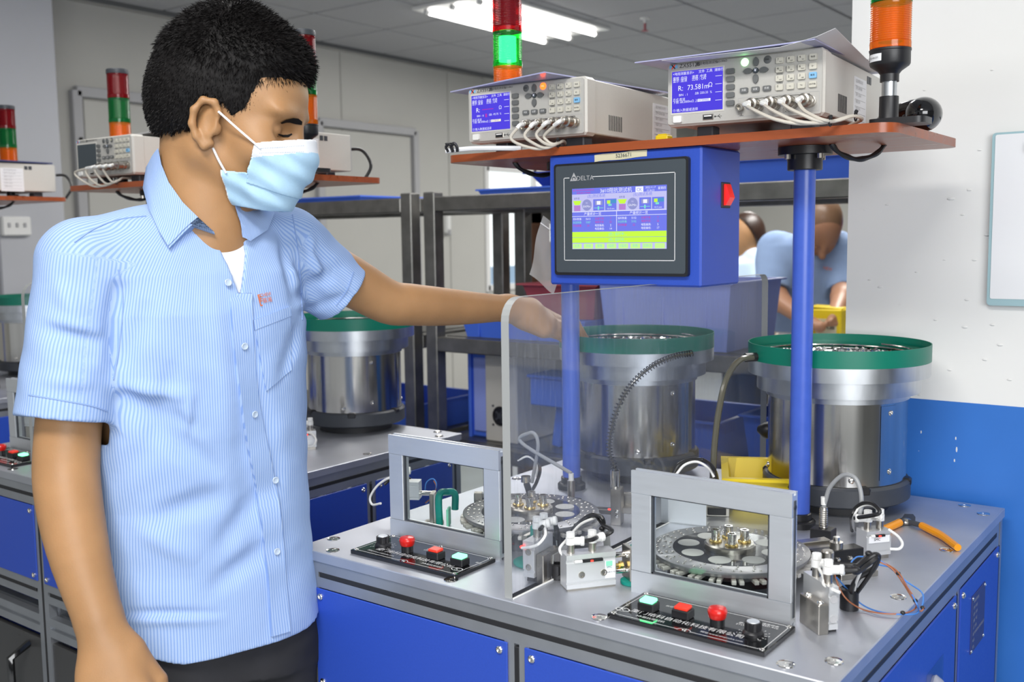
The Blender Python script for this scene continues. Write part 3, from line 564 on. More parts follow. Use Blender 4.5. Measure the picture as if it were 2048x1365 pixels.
# ================================================================ resistance meters on the board
def meter(loc, rz, label, ok, front=True):
    t = thing('resistance_meter', label, 'meter', loc, rz)
    Wd, Hh = .241, .0953
    MB().box((Wd/2, .19, Hh/2+.0005), (Wd-.006, .32, Hh-.007), .0015).build('case', 'beige', t)
    MB().box((Wd/2, .018, Hh/2), (Wd, .036, Hh), .005).build('front_bezel', 'beige', t)
    for x in (.05, Wd-.04):
        for y in (.045, .30): MB().box((x, y, -.0085), (.035 if x > .1 else .026, .03, .019), .002).build('foot', 'dgrey', t)
    for k in range(8): MB().box((Wd-.0028, .083+.0062*k, .0265), (.0012, .0022, .026), .0004).build('vent_slot', 'black', t)
    yl = .205 if ok else .285
    MB().box((Wd-.0030, yl, .039), (.0010, .075, .074), .0003).build('data_label', 'paper', t)
    for k in range(6): MB().box((Wd-.0024, yl, .010+.0105*k), (.0003, .062, .0006)).build('label_line', 'lgrey', t)
    for k, s in enumerate(('直流电阻测试仪', '型号 ZX5512B', '编号 220317', '电源 220V', '功率 30VA', '日期 2022')): text('lettering', s, .006, (Wd-.0024, yl-.027, .0695-.0105*k), (0, 1, 0), (0, 0, 1), 'lgrey', t, 'LEFT')
    for y in (yl+.047, yl+.061): MB().box((Wd-.0028, y, .079), (.0012, .011, .012), .0004).build('vent_slot', 'dgrey', t)
    MB().box((Wd/2, .351, Hh/2), (Wd-.01, .006, Hh-.012), .001).build('rear_plate', 'lgrey', t)
    if not front:
        MB().tube([(Wd-.03, .355, .06), (Wd-.0, .385, .058), (Wd+.025, .39, .02), (Wd+.02, .37, -.018)], .0042, 8).build('mains_lead', 'cable', t)
    face = MB().prism(rrect(Wd-.006, Hh-.006, .004, 4, Wd/2, Hh/2), 0, .0012, Fz(0)).build('face_plate', 'beigef', t)
    P = lambda u, v, h=.0014: (u, -h, v)
    text('lettering', 'ZX5512B', .0086, P(.0385, .0895), (1, 0, 0), (0, 0, 1), 'ink', face); text('lettering', '直流电阻测试仪', .0050, P(.066, .0900), (1, 0, 0), (0, 0, 1), 'ink', face); text('lettering', '1µΩ-30kΩ', .0042, P(.0885, .0903), (1, 0, 0), (0, 0, 1), 'ink', face)
    for r in (.75, -.75): MB().box(P(.0118, .0895), (.0016, .0004, .0080), rot=(0, r, 0)).build('logo', 'redl' if r > 0 else 'ink', face)
    MB().box(P(.0072, .0895), (.004, .0003, .005)).build('logo_wing', 'keyb', face); MB().box(P(.0165, .0895), (.004, .0003, .005)).build('logo_wing', 'keyb', face)
    MB().box((.0502, -.0008, .0508), (.087, .0022, .068), .001).build('screen_surround', 'beige', face)
    s = MB().box((.0506, -.0022, .0510), (.0815, .0008, .0615), .0003).build('screen', 'scrp', t)
    def sx(tx, x, y, sz, al='LEFT', m='scrw', kx=1): return text('lettering', tx, sz, (.0100+.0815*x, -.0028, .0203+.0615*y), (1, 0, 0), (0, 0, 1), m, s, al, sx=kx)
    sx('<电阻测量显示>', .02, .935, .0048); sx('文件', .53, .94, .0050); sx('工具', .68, .94, .0050); sx('清除行', .84, .94, .0048)
    sx('量程 :自动', .02, .825, .0052); sx('显示 :直读', .02, .765, .0052); sx('速度 :中速', .40, .83, .0052); sx('比较 : ON', .40, .77, .0052)
    sx('R:', .12, .58, .0108)
    if ok: sx('73.581m', .31, .58, .0108, kx=.92); sx('Ω', .72, .60, .0092)
    else: MB().box((.0100+.0815*.43, -.0028, .0203+.0615*.59), (.024, .0002, .0008)).build('dash_line', 'scrm', s); sx('Ω', .72, .60, .0082); MB().box((.0100+.0815*.375, -.0028, .0203+.0615*.42), (.0012, .0002, .006)).build('mark', 'scrm', s); MB().box((.0100+.0815*.40, -.0028, .0203+.0615*.42), (.0012, .0002, .006)).build('mark', 'scrm', s)
    sx('BIN  : ' + ('1' if ok else '0'), .14, .42, .0048); sx('ΔB: 250.33  %' if ok else 'ΔB: -92.75  %', .46, .43, .0048)
    sx('方式:直读', .02, .31, .0048); sx('下限: 68.5000mΩ 上限:', .02, .25, .0050, kx=.95); MB().box((.0100+.0815*.64, -.0027, .0203+.0615*.255), (.0205, .0002, .0040)).build('highlight', 'scry' if not ok else 'scrw', s); sx('83.5000Ω', .53, .255, .0042, m='scrp')
    sx('①:输入数据或选择', .02, .05, .0050)
    for y in (.80, .61, .42, .225): MB().box((.0100+.0815*.92, -.0027, .0203+.0615*y), (.0100, .0002, .0006)).build('menu_line', 'scrw', s)
    k0 = None
    for v in (.0742, .0629, .0513, .0398, .0281): MB().prism(rrect(.0125, .0078, .0018, 3), 0, .0042, lambda a, b, h, v=v: (.1037+a, -.001-h, v+b)).build('soft_key', 'keyg', t)
    for (u, v, on, m, nm, tx) in ((.1248, .0851, ok, 'ledg', 'pass_lamp', 'PASS'), (.159, .0854, not ok, 'ledr', 'fail_lamp', 'FAIL')):
        l = MB().lathe([(.0058, 0), (.0058, .0008), (.005, .0014), (0, .0016)], P(u, v, .001), 18, axis=(0, -1, 0)).build(nm, m if on else 'keyg', t); text('lettering', tx, .0035, P(u, v, .0028), (1, 0, 0), (0, 0, 1), 'scry' if on else 'ink', l)
    for (u, v, a) in ((.1422, .0841, 0), (.142, .0596, PI), (.1302, .0718, PI/2), (.1544, .0714, -PI/2)):
        pl = [(.0042*math.cos(q)*(1 if math.sin(q) < 0 else (1-math.sin(q)**3*.55)), .0066*math.sin(q)) for q in np.linspace(0, 2*PI, 17)[:-1]]
        MB().prism([(u+x*math.cos(a)-y*math.sin(a), v+x*math.sin(a)+y*math.cos(a)) for x, y in pl], .001, .0045, Fz(0)).build('arrow_key', 'keyg', t)
    MB().lathe([(.0042, 0), (.0042, .0025), (.0036, .0035), (0, .0036)], P(.1419, .0716, .001), 16, axis=(0, -1, 0)).build('trigger_key', 'bezel', t); text('lettering', '¥', .006, P(.1419, .0716, .0048), (1, 0, 0), (0, 0, 1), 'scrw', t)
    for u, s_ in ((.1248, '测量'), (.1420, '设置'), (.1591, '系统')):
        k = MB().prism(rrect(.0118, .0074, .0016, 3, u, .0445), .001, .0045, Fz(0)).build('menu_key', 'keyg', t); text('lettering', s_, .0036, P(u, .0445, .0047), (1, 0, 0), (0, 0, 1), 'inkw', k)
    for j, (v, row) in enumerate(((.082, '7 8 9 快测'), (.0693, '4 5 6 ←'), (.0568, '1 2 3 触发'), (.0442, '0 +/- */x ENTER'))):
        for i, s_ in enumerate(row.split()):
            u = .1776+.016*i; k = MB().prism(rrect(.0106, .0084, .0014, 3, u, v), .001, .0045, Fz(0)).build('number_key', 'keyb' if (i, j) == (3, 2) else 'keyw', t)
            text('lettering', s_, .0044 if len(s_) == 1 else .0030, P(u-(.0022 if len(s_) == 1 and i < 3 else 0), v+(.0012 if i < 3 and len(s_) == 1 else 0), .0047), (1, 0, 0), (0, 0, 1), 'ink', k)
            if i < 3 and j < 3: text('lettering', ('TUV', 'WX', 'YZ', 'GHI', 'JKL', 'MNO', 'ABC', 'DEF', '#@')[(j*3+i)], .0022, P(u+.0018, v-.0020, .0047), (1, 0, 0), (0, 0, 1), 'ink', k)
    for s_, v in (('SHORT', .0632), ('OPEN', .0505)): text('lettering', s_, .0032, P(.1776, v), (1, 0, 0), (0, 0, 1), 'ink', face)
    pn = MB()
    x0, x1, v0, v1 = .1150, .2344, .0070, .0340
    for (a, b, c, d) in ((x0, v0, x1, v0+.0005), (x0, v1, x1, v1+.0005), (x0, v0, x0+.0005, v1), (x1, v0, x1+.0005, v1)): pn.box(((a+c)/2, -.0014, (b+d)/2), (abs(c-a), .0002, abs(d-b)))
    tag(pn.build('terminal_outline', 'lgrey', face), kind='stuff')
    br = MB(); br.box((.178, -.0014, .0316), (.085, .0003, .0007)).box((.2205, -.0014, .0306), (.0007, .0003, .0024)); tag(br.build('terminal_bracket', 'ink', face), kind='stuff')
    MB().box((.1835, -.0015, .0316), (.018, .0003, .003)).build('bracket_gap', 'beigef', face)
    text('lettering', 'UNKNOWN', .0034, P(.1835, .0316, .0018), (1, 0, 0), (0, 0, 1), 'ink', face); text('lettering', '⚠ 30V\nCAT I', .0038, P(.187, .0110), (1, 0, 0), (0, 0, 1), 'ink', face)
    for i in range(4):
        u = .146+.0253*i
        c = MB().lathe([(.0085, 0), (.0085, .003), (.0068, .0035), (.0068, .012), (.0078, .0125), (.0078, .016)], P(u, .0205, .001), 20, axis=(0, -1, 0)).build('bnc_socket', 'nickel', t)
        for q in (0, PI): MB().cyl((u+.0066*math.cos(q), -.008, .0205+.0066*math.sin(q)), (u+.0085*math.cos(q), -.008, .0205+.0085*math.sin(q)), .0012, seg=8).build('bayonet_pin', 'chrome', c)
    gj = MB().lathe([(.0048, 0), (.0048, .004), (.0056, .0045), (.0056, .009), (.0032, .0092), (.0030, .004), (0, .004)], P(.1193, .0199, .001), 16, axis=(0, -1, 0)).build('ground_jack', 'nickel', t)
    gm = MB().box(P(.1205, .0085), (.006, .0003, .0005)); gm.box(P(.1205, .0100), (.0005, .0003, .003)); gm.build('ground_mark', 'ink', face)
    us = MB().box((.0682, -.0012, .0104), (.0172, .0016, .0088), .0006).build('usb_port', 'nickel', t); MB().box((.0682, -.0021, .0104), (.0145, .0006, .0062)).build('port_hole', 'black', us); MB().box((.0682, -.0026, .0120), (.0120, .0006, .0018)).build('tongue', 'white', us)
    MB().cyl((.0795, -.0015, .0104), (.0795, -.0017, .0104), .0013, seg=10).build('usb_mark', 'ink', face); MB().box(P(.085, .0104), (.010, .0003, .0006)).build('usb_mark', 'ink', face)
    MB().box(P(.0855, .0120), (.004, .0003, .0006), rot=(0, -.7, 0)).build('usb_mark', 'ink', face); MB().box(P(.0865, .0088), (.004, .0003, .0006), rot=(0, .7, 0)).build('usb_mark', 'ink', face)
    MB().prism(rrect(.0135, .0100, .002, 4, .0197, .0103), .001, .0050, Fz(0)).build('power_button', 'white', t)
    return t
mR = meter((.419, .403, 1.515), math.radians(3.81), 'right hand resistance meter with a green lit lamp, reading 73.581 on its screen', True)
mL = meter((.026, .401, 1.515), math.radians(2.43), 'left hand resistance meter with an orange lit lamp on its face', False)
def leads(m, label, pts4, tail, ties):
    t = thing('test_leads', label, 'cables', m.location)
    rz = m.rotation_euler.z; loc = m.location
    def w2l(p): return V(p)-loc
    R = MX.Rotation(rz, 3, 'Z')
    for i in range(4):
        u = .146+.0253*i; A = R @ V((u, -.009, .0205)); d = (R @ V((-.10, -1, .02))).normalized()
        cn = MB().lathe([(.0072, 0), (.0092, .001), (.0092, .006), (.0080, .007), (.0080, .0155), (.0088, .016), (.0088, .020), (.0062, .021), (.0055, .030), (.0040, .031)], A, 20, axis=d).build('bnc_plug', 'nickel', t)
        e = A+d*.031; P = [e, e+d*.006+V((0, 0, -.003))]+[w2l(q) for q in pts4[i]]+[w2l(q) for q in tail]
        MB().tube(P, .0026, 8, 5).build('lead', 'wire', t)
        MB().tube([e-d*.001, e+d*.008+V((0, 0, -.003)), w2l(pts4[i][0])*.35+(e+d*.006)*.65], .0036, 8).build('lead_sleeve', 'white', t)
    for p, a, b in ties:
        q = w2l(p); x = MB().tube([q+V((0, .005*math.cos(k), .006*math.sin(k))) for k in np.linspace(0, 2*PI, 13)], .0011, 6, 2); x.build('cable_tie', 'black', t); MB().box(q+V((.002, -.004, .006)), (.005, .004, .005), .001, rot=(a, b, .4)).build('tie_head', 'black', t)
    return t
leads(mR, 'four beige leads from the right hand meter tied together near the tower lamp', [
 [(0.594, 0.335, 1.519), (0.624, 0.33, 1.505), (0.654, 0.345, 1.498)], [(0.614, 0.345, 1.519), (0.646, 0.338, 1.503), (0.669, 0.35, 1.498)], [(0.636, 0.352, 1.52), (0.66, 0.346, 1.508), (0.677, 0.356, 1.5)], [(0.652, 0.36, 1.518), (0.672, 0.355, 1.506), (0.684, 0.36, 1.501)]],
 [(0.69, 0.375, 1.501), (0.708, 0.395, 1.508), (0.711, 0.425, 1.506), (.68, .47, 1.504), (.66, .50, 1.502)], [((0.687, 0.368, 1.5), .3, 0), ((0.71, 0.402, 1.508), .3, .5)])
leads(mL, 'four beige leads looping from the left hand meter over the board edge', [
 [(0.162, 0.345, 1.513), (0.179, 0.35, 1.5), (0.207, 0.365, 1.493)], [(0.185, 0.352, 1.515), (0.202, 0.355, 1.501), (0.216, 0.368, 1.494)], [(0.203, 0.36, 1.517), (0.213, 0.362, 1.504), (0.224, 0.372, 1.498)], [(0.214, 0.368, 1.515), (0.218, 0.37, 1.505), (0.226, 0.374, 1.5)]],
 [(0.229, 0.385, 1.502), (0.217, 0.42, 1.508), (.19, .47, 1.503), (.17, .52, 1.502)], [((0.229, 0.385, 1.502), .3, .3)])
# sheets lying on the meters
def sheet(name, label, cat, c4, z, curl, m, th=.0012, sub=None):
    t = thing(name, label, cat, (c4[0][0], c4[0][1], z)); vs = []; fs = []; n = 10
    a, b, c, d = [V((p[0]-c4[0][0], p[1]-c4[0][1], 0)) for p in c4]
    for k in (0, th):
        for i in range(n+1):
            for j in range(n+1):
                u, v = i/n, j/n; p = a*(1-u)*(1-v)+b*u*(1-v)+c*u*v+d*(1-u)*v; p.z = k+curl(u, v); vs.append(p)
    o = (n+1)**2
    for i in range(n):
        for j in range(n): q = i*(n+1)+j; fs += [(q, q+1, q+n+2, q+n+1), (o+q, o+q+n+1, o+q+n+2, o+q+1)]
    for i in range(n):
        for (q, r) in ((i, i+1), (n*(n+1)+i+1, n*(n+1)+i), ((i+1)*(n+1), i*(n+1)), (i*(n+1)+n, (i+1)*(n+1)+n)): fs.append((q, r, o+r, o+q))
    MB().add(vs, fs).build('sheet', m, t, ang=60)
    return t
zt = 1.515+.0955
sheet('paper_sheet', 'white paper with a curled corner under the folder on the right meter', 'paper', ((.438, .352), (.690, .372), (.655, .70), (.42, .69)), zt+.0004, lambda u, v: .013*max(0, u-.80)**1.5*11*max(0, 1-v*1.6)-.004*max(0, .2-v)*5*(u < .75), 'paper', .0004)
sheet('plastic_folder', 'lavender plastic folder lying on top of the right hand meter', 'folder', ((.392, .352), (.662, .372), (.640, .735), (.375, .722)), zt+.0018, lambda u, v: -.004*max(0, .25-v)*4*(1-u)**.5, 'lav', .0016)
sheet('document_folder', 'grey lavender folder jutting forward over the left hand meter', 'folder', ((-.027, .416), (.229, .348), (.268, .700), (.015, .755)), zt+.0004, lambda u, v: 0, 'lav', .0020)
# small things on the board
bk = thing('strap_buckle', 'black buckle and pale strap at the left end of the nearest cherry board', 'strap', (0.029, 0.342, 1.496))
for d in (0, .011): MB().tube([(d, 0, 0.001), (d-.003, -.002, .010), (d+.004, -.001, .014), (d+.007, .002, .008), (d+.006, .004, .001)], .0026, 8).build('buckle_hook', 'black', bk)
MB().box((.004, .001, .0155), (.020, .008, .004), .0015).build('buckle_bar', 'black', bk)
MB().tube([(-.006, .0, .003), (.03, .02, .006), (.07, .03, .005), (.12, .05, .003)], .0042, 8).build('strap', 'paper', bk)
yt = thing('yellow_block', 'small yellow plastic block beside the foot of the right hand meter', 'block', (.388, .452, 1.4963)); MB().box((0, 0, .006), (.022, .02, .012), .002).build('block', 'yellow', yt); MB().box((0, 0, .0130), (.016, .014, .002), .0008).build('cap', 'yellow', yt)
gp = thing('green_card', 'yellow green card lying on the cherry board between the meters', 'card', (.305, .475, 1.4963), .2); MB().box((0, 0, .001), (.10, .05, .002), .0005).build('card', 'keyw', gp); MB().box((0, 0, .0035), (.085, .04, .002), .0005, rot=(.02, .02, .15)).build('top_card', 'gold', gp)
hs = thing('scanner_handset', 'glossy black rounded handset lying behind the tower lamp foot', 'handset', (0.741, 0.575, 1.512)[:2]+(1.4963,))
MB().sph((.012, 0, .026), .026, (1, 1.25, .98), 24, 14).build('head', 'blackg', hs)
MB().tube([(.012, 0, .036), (-.015, .012, .036), (-.045, .022, .028), (-.065, .028, .012)], lambda u: .015-.005*u, 12).build('handle', 'blackg', hs); MB().sph((-.010, -.010, .024), .006, (1, 1, .6)).build('trigger', 'blackg', hs)
# ================================================================ push-button boxes
def knob(c, parent):
    k = MB().lathe([(.0125, 0), (.0125, .003), (.0105, .0055), (.0095, .006), (.0093, .0155), (0, .0155)], c, 28).build('speed_knob', 'black', parent)
    for i in range(10): q = 2*PI*i/10; MB().box((c[0]+.0093*math.cos(q), c[1]+.0093*math.sin(q), c[2]+.0105), (.0016, .0024, .010), .0006, rot=(0, 0, q)).build('grip_rib', 'black', k)
    MB().lathe([(.0075, 0), (.0072, .0006), (0, .0006)], (c[0], c[1], c[2]+.0155), 24).build('knob_cap', 'alu', k); return k
def push(c, parent, name, m, w=.0185):
    b = MB().box((c[0], c[1], c[2]+.0055), (w+.004, w, .011), .0012).build(name, 'black', parent)
    MB().box((c[0], c[1], c[2]+.0128), (w-.0005, w-.004, .0042), .001, rot=(.07, 0, 0)).build('button_cap', m, b); return b
def panel_box(loc, label, kx, texts, lit):
    t = thing('button_panel', label, 'control panel', loc)
    MB().box((.102, .046, .003), (.2045, .0925, .006), .0008).build('plate', 'blackg', t)
    ln = MB(); i = .005; w = .0007
    for (a, b, c, d) in ((i+.006, i, .093, i+w), (.111, i, .2045-i-.006, i+w), (i+.006, .0925-i-w, .2045-i-.006, .0925-i), (i, i+.006, i+w, .0925-i-.006), (.2045-i-w, i+.006, .2045-i, .0925-i-.006)): ln.box(((a+c)/2, (b+d)/2, .00605), (abs(c-a), abs(d-b), .0001))
    for (x, y) in ((i+.003, i+.003), (.2045-i-.003, .0925-i-.003)): ln.box((x, y, .00605), (.0085, w, .0001), rot=(0, 0, -PI/4))
    for (x, y) in ((.2045-i-.003, i+.003), (i+.003, .0925-i-.003)): ln.box((x, y, .00605), (.0085, w, .0001), rot=(0, 0, PI/4))
    for q in np.linspace(.25, PI-.25, 8): ln.box((.102+.0085*math.cos(q), i+.0085*math.sin(q)*.8-.001, .00605), (w, .0035, .0001), rot=(0, 0, q))
    tag(ln.build('border_line', 'inkw', t), kind='stuff')
    for x, y in ((.0055, .0055), (.199, .0055), (.0055, .087), (.199, .087), (.102, .0065), (.102, .088)): hexbolt('plate_screw', (x, y, .006), (0, 0, 1), .0032, t, h=.0016)
    kx_, ex, rx, gx = kx
    knob((kx_, .041, .006), t); e = MB().lathe([(.0088, 0), (.0088, .010), (.0078, .011), (0, .011)], (ex, .043, .006), 22).build('stop_button', 'black', t)
    MB().lathe([(.0095, .009), (.0105, .0105), (.0118, .0165), (.0118, .0185), (.0100, .0215), (.005, .0228), (0, .0229)], (ex, .043, .006), 28).build('mushroom_cap', 'red', e)
    push((rx, .042, .006), t, 'red_push_button', 'redl'); push((gx, .039, .006), t, 'green_push_button', 'capg' if lit else 'greenp')
    for k in range(11):
        a = math.radians(225-27*k); text('lettering', str(k), .0040, (kx_+.0185*math.cos(a), .041+.0185*math.sin(a), .0061), (1, 0, 0), (0, 1, 0), 'inkw', t); MB().box((kx_+.0148*math.cos(a), .041+.0148*math.sin(a), .0061), (.003, .0006, .0001), rot=(0, 0, a)).build('dial_tick', 'inkw', t)
    for s, x, y, sz in texts: text('lettering', s, sz, (x, y, .0061), (1, 0, 0), (0, 1, 0), 'inkw', t)
    lx = (texts[0][1]-.085) if kx_ > .1 else (texts[0][1]+.085)
    lg = MB(); tv = []; tf = []
    for i in range(25):
        q = 2*PI*i/24
        for r in (.0072, .0086): tv.append((lx+r*1.15*math.cos(q), .022+r*.72*math.sin(q), .0062))
    for i in range(24): tf.append((2*i, 2*i+1, 2*i+3, 2*i+2))
    lg.add(tv, tf).build('logo', 'inkw', t); text('lettering', 'K', .0105, (lx, .022, .0061), (1, 0, 0), (0, 1, 0), 'inkw', t)
    return t
panel_box((.5425, .0235, .88), 'right hand black button panel, green lamp at its left end', (.173, .127, .082, .036), (('厦门佑科自动化科技有限公司', .094, .026, .0115), ('3Φ阻抗测试机', .052, .014, .0062), ('网址:www.xmyouke.com', .146, .0135, .0052), ('停止\nSTOP', .150, .062, .0055), ('速度调速\nSPEED ADJ.', .179, .075, .0052), ('启动', .052, .064, .005)), True)
panel_box((.0925, .0235, .88), 'left hand black button panel, knob at its left end', (.028, .076, .133, .181), (('厦门佑科自动化科技有限公司', .105, .026, .0115), ('3Φ阻抗测试机', .150, .014, .0062), ('网址:www.xmyouke.com', .050, .0135, .0052), ('停止\nSTOP', .099, .064, .0055), ('速度调速\nSPEED ADJ.', .040, .078, .0052), ('启动', .198, .06, .005), ('停止', .152, .062, .005)), True)
# ================================================================ window guards
def guard(x0, label):
    t = thing('window_guard', label, 'guard', (x0, .1295, .88)); w, h, b, d = .2197, .164, .0295, .0165
    def rail(nm, z0, z1, up):
        s = 1 if up else -1; zz = z1 if up else z0; zo = z0 if up else z1
        poly = [(-d/2, zo), (d/2, zo), (d/2, zz), (d/2-.0045, zz), (d/2-.0045, zz-s*.004), (-d/2+.0045, zz-s*.004), (-d/2+.0045, zz), (-d/2, zz)]
        MB().prism(poly, .0006, w-.0006, lambda u, v, hh: (hh, u, v)).build(nm, 'alu', t, ang=25)
    rail('top_rail', h-b, h, True); rail('bottom_rail', 0, b, False)
    for xa in (0, w-b): MB().box((xa+b/2, 0, h/2), (b-.0006, d-.0012, h-2*b-.0008), .0006).build('side_rail', 'alu', t)
    for x, s in ((.0, -1), (w, 1)):
        MB().box((x, 0, h/2), (.0012, .005, h-.02), .0003).build('end_slot', 'dgrey', t); MB().cyl((x, 0, h-b*.62), (x+s*.0008, 0, h-b*.62), .0032, seg=12).build('end_hole', 'black', t)
    MB().box((w/2, 0, h/2), (w-2*b+.004, .003, h-2*b+.004)).build('pane', 'glass', t)
    g = MB()
    for (cx, cz, sx, sz) in ((w/2, b+.001, w-2*b, .0022), (w/2, h-b-.001, w-2*b, .0022), (b+.001, h/2, .0022, h-2*b), (w-b-.001, h/2, .0022, h-2*b)): g.box((cx, -.003, cz), (sx, .004, sz))
    tag(g.build('gasket', 'dgrey', t), kind='stuff')
    return t
guard(.0810, 'aluminium window guard at left, standing behind the left button panel'); guard(.5190, 'aluminium window guard at right, nearest the camera, behind the right button panel')
# clear divider across the bench
dv = thing('clear_divider', 'tall clear acrylic divider standing across the middle of the bench', 'divider', (.4015, 0, .88))
a0, a1, hh = .008, .832, .393
pf = [(a0, 0), (.100, 0), (.104, .034), (.250, .034), (.254, 0), (a1, 0), (a1, hh-.02)]+[(a1-.02+.02*math.cos(q), hh-.02+.02*math.sin(q)) for q in np.linspace(.2, PI/2, 5)]+[(a0+.03-.03*math.sin(q), hh-.03+.03*math.cos(q)) for q in np.linspace(0, PI/2, 7)]
n = len(pf); vs = [(-.0062, u, v) for u, v in pf]+[(.0062, u, v) for u, v in pf]
m_ = MB(); m_.add(vs, [tuple(range(n-1, -1, -1)), tuple(range(n, 2*n))], 0); m_.add(vs, [(i, (i+1) % n, n+(i+1) % n, n+i) for i in range(n)], 1)
m_.build('acrylic_sheet', ['acryl', 'aedge'], dv, flat=True)
for y0_, y1_ in ((a0, .100), (.254, a1)): MB().box((.0075, (y0_+y1_)/2, .001), (.0022, y1_-y0_, .002), .0004).build('edge_highlight', 'white', dv)  # white strips added to paint the bright highlight along the divider's foot
# ================================================================ index tables
def index_table(loc, label):
    t = thing('index_table', label, 'turntable', loc); z = .040
    MB().lathe([(.085, 0), (.085, .010), (.060, .012), (.055, .030), (0, .030)], seg=40).build('base', 'dgrey', t)
    MB().lathe([(.030, .030), (.104, .0325), (.1070, .0375), (.1070, .0395), (.1060, .040), (0, .040)], seg=72).build('disc', 'disc', t)
    MB().lathe([(.078, .0401), (.0775, .0406), (0, .0406)], seg=56).build('dark_ring', 'dringm', t)
    MB().lathe([(.0345, .0405), (.0345, .0470), (.0320, .0490), (0, .0490)], seg=48).build('hub', 'nickel', t)
    for k in range(8): q = 2*PI*k/8+.2; MB().lathe([(.0152, .0406), (.0148, .0411), (0, .0411)], (.058*math.cos(q), .058*math.sin(q), 0), 24).build('round_pad', 'pad', t)
    for k in range(4):
        q = PI/2*k+.55; c = V((.0195*math.cos(q), .0195*math.sin(q), .049)); MB().lathe([(.0088, 0), (.0092, .001), (.0085, .0025), (.007, .003), (0, .003)], c, 22).build('brass_washer', 'brass', t)
        MB().lathe([(.0062, .003), (.0062, .0065), (.0058, .0070), (.0058, .0120), (.0064, .0125), (.0064, .0165), (.0058, .0172), (.0035, .0172), (.0033, .0135), (0, .0135)], c, 18).build('cap_bolt', 'chrome', t)
    f0 = r0 = None
    for k in range(24):
        q = 2*PI*k/24; d = (math.cos(q), math.sin(q))
        for off in (-.045, .045):
            qq = q+off; MB().box((.0995*math.cos(qq), .0995*math.sin(qq), .0285), (.024, .0062, .0055), .0008, rot=(0, 0, qq)).build('finger', 'fingerm', t)
        for rr, dq in ((.099, -.05), (.099, .05), (.090, 0), (.082, .03)):
            qq = q+dq; o = MB().sph((rr*math.cos(qq), rr*math.sin(qq), .0402), .0021, (1, 1, .7), 8, 5).build('rivet', 'chrome', t) if r0 is None else inst(r0, ((rr*math.cos(qq)-r0p[0]), (rr*math.sin(qq)-r0p[1]), 0), parent=t)
            if r0 is None: r0 = o; r0p = (rr*math.cos(qq), rr*math.sin(qq))
    return t
MT['fingerm'] = mat('ground_steel', (.62, .60, .56), .4, .35); MT['disc'] = mat('dark_disc', (.27, .27, .28), .34, .6, coat=.15); MT['dringm'] = mat('smoked_ring', (.05, .05, .058), .12, 0, coat=.5); MT['pad'] = mat('matte_pad', (.50, .50, .48), .55); MT['hmiy2'] = mat('lime_card', (.50, .60, .12), .5)
it_r = index_table((.600, .2515, .88), 'round index table behind the right window guard, near the camera')
it_l = index_table((.262, .2515, .88), 'round index table behind the clear divider on the left half of the bench')
# ================================================================ pneumatics and fittings on the bench
def flow_fit(c, d, parent, h=.012, r=.0058, name='flow_control'):
    """speed controller: nickel stem, white body, ribbed knob and a push-in elbow towards d"""
    c = V(c); d = V(d).normalized()
    f = MB().cyl(c, c+V((0, 0, h)), r*.92, seg=14).build(name, 'nickel', parent)
    MB().cyl(c+V((0, 0, h)), c+V((0, 0, h+.009)), r*1.12, seg=16).cyl(c+V((0, 0, h+.0045)), c+V((0, 0, h+.0045))+d*.014, r*.95, seg=14).lathe([(r*.95, 0), (r*1.1, .001), (r*1.1, .005), (r*.8, .006), (0, .006)], c+V((0, 0, h+.0045))+d*.013, 14, axis=d).build('elbow', 'white', f)
    k = []
    for i in range(24): q = 2*PI*i/24; rr = r*(1.0 if i % 2 else .9); k.append((c.x+rr*math.cos(q), c.y+rr*math.sin(q)))
    MB().prism(k, c.z+h+.0095, c.z+h+.0165).build('adjusting_knob', 'white', f)
    return c+V((0, 0, h+.0045))+d*.019
def tubes(name, label, cat, lines, ties=(), group=None):
    t = thing(name, label, cat, lines[0][0][0], 0, group); o = V(lines[0][0][0])
    for pts, r, m, nm in lines: MB().tube([V(p)-o for p in pts], r, 8).build(nm, m, t)
    for p, s in ties: MB().sph(V(p)-o, s, (1, 1, .8), 8, 6).build('cable_tie', 'black', t)
    return t
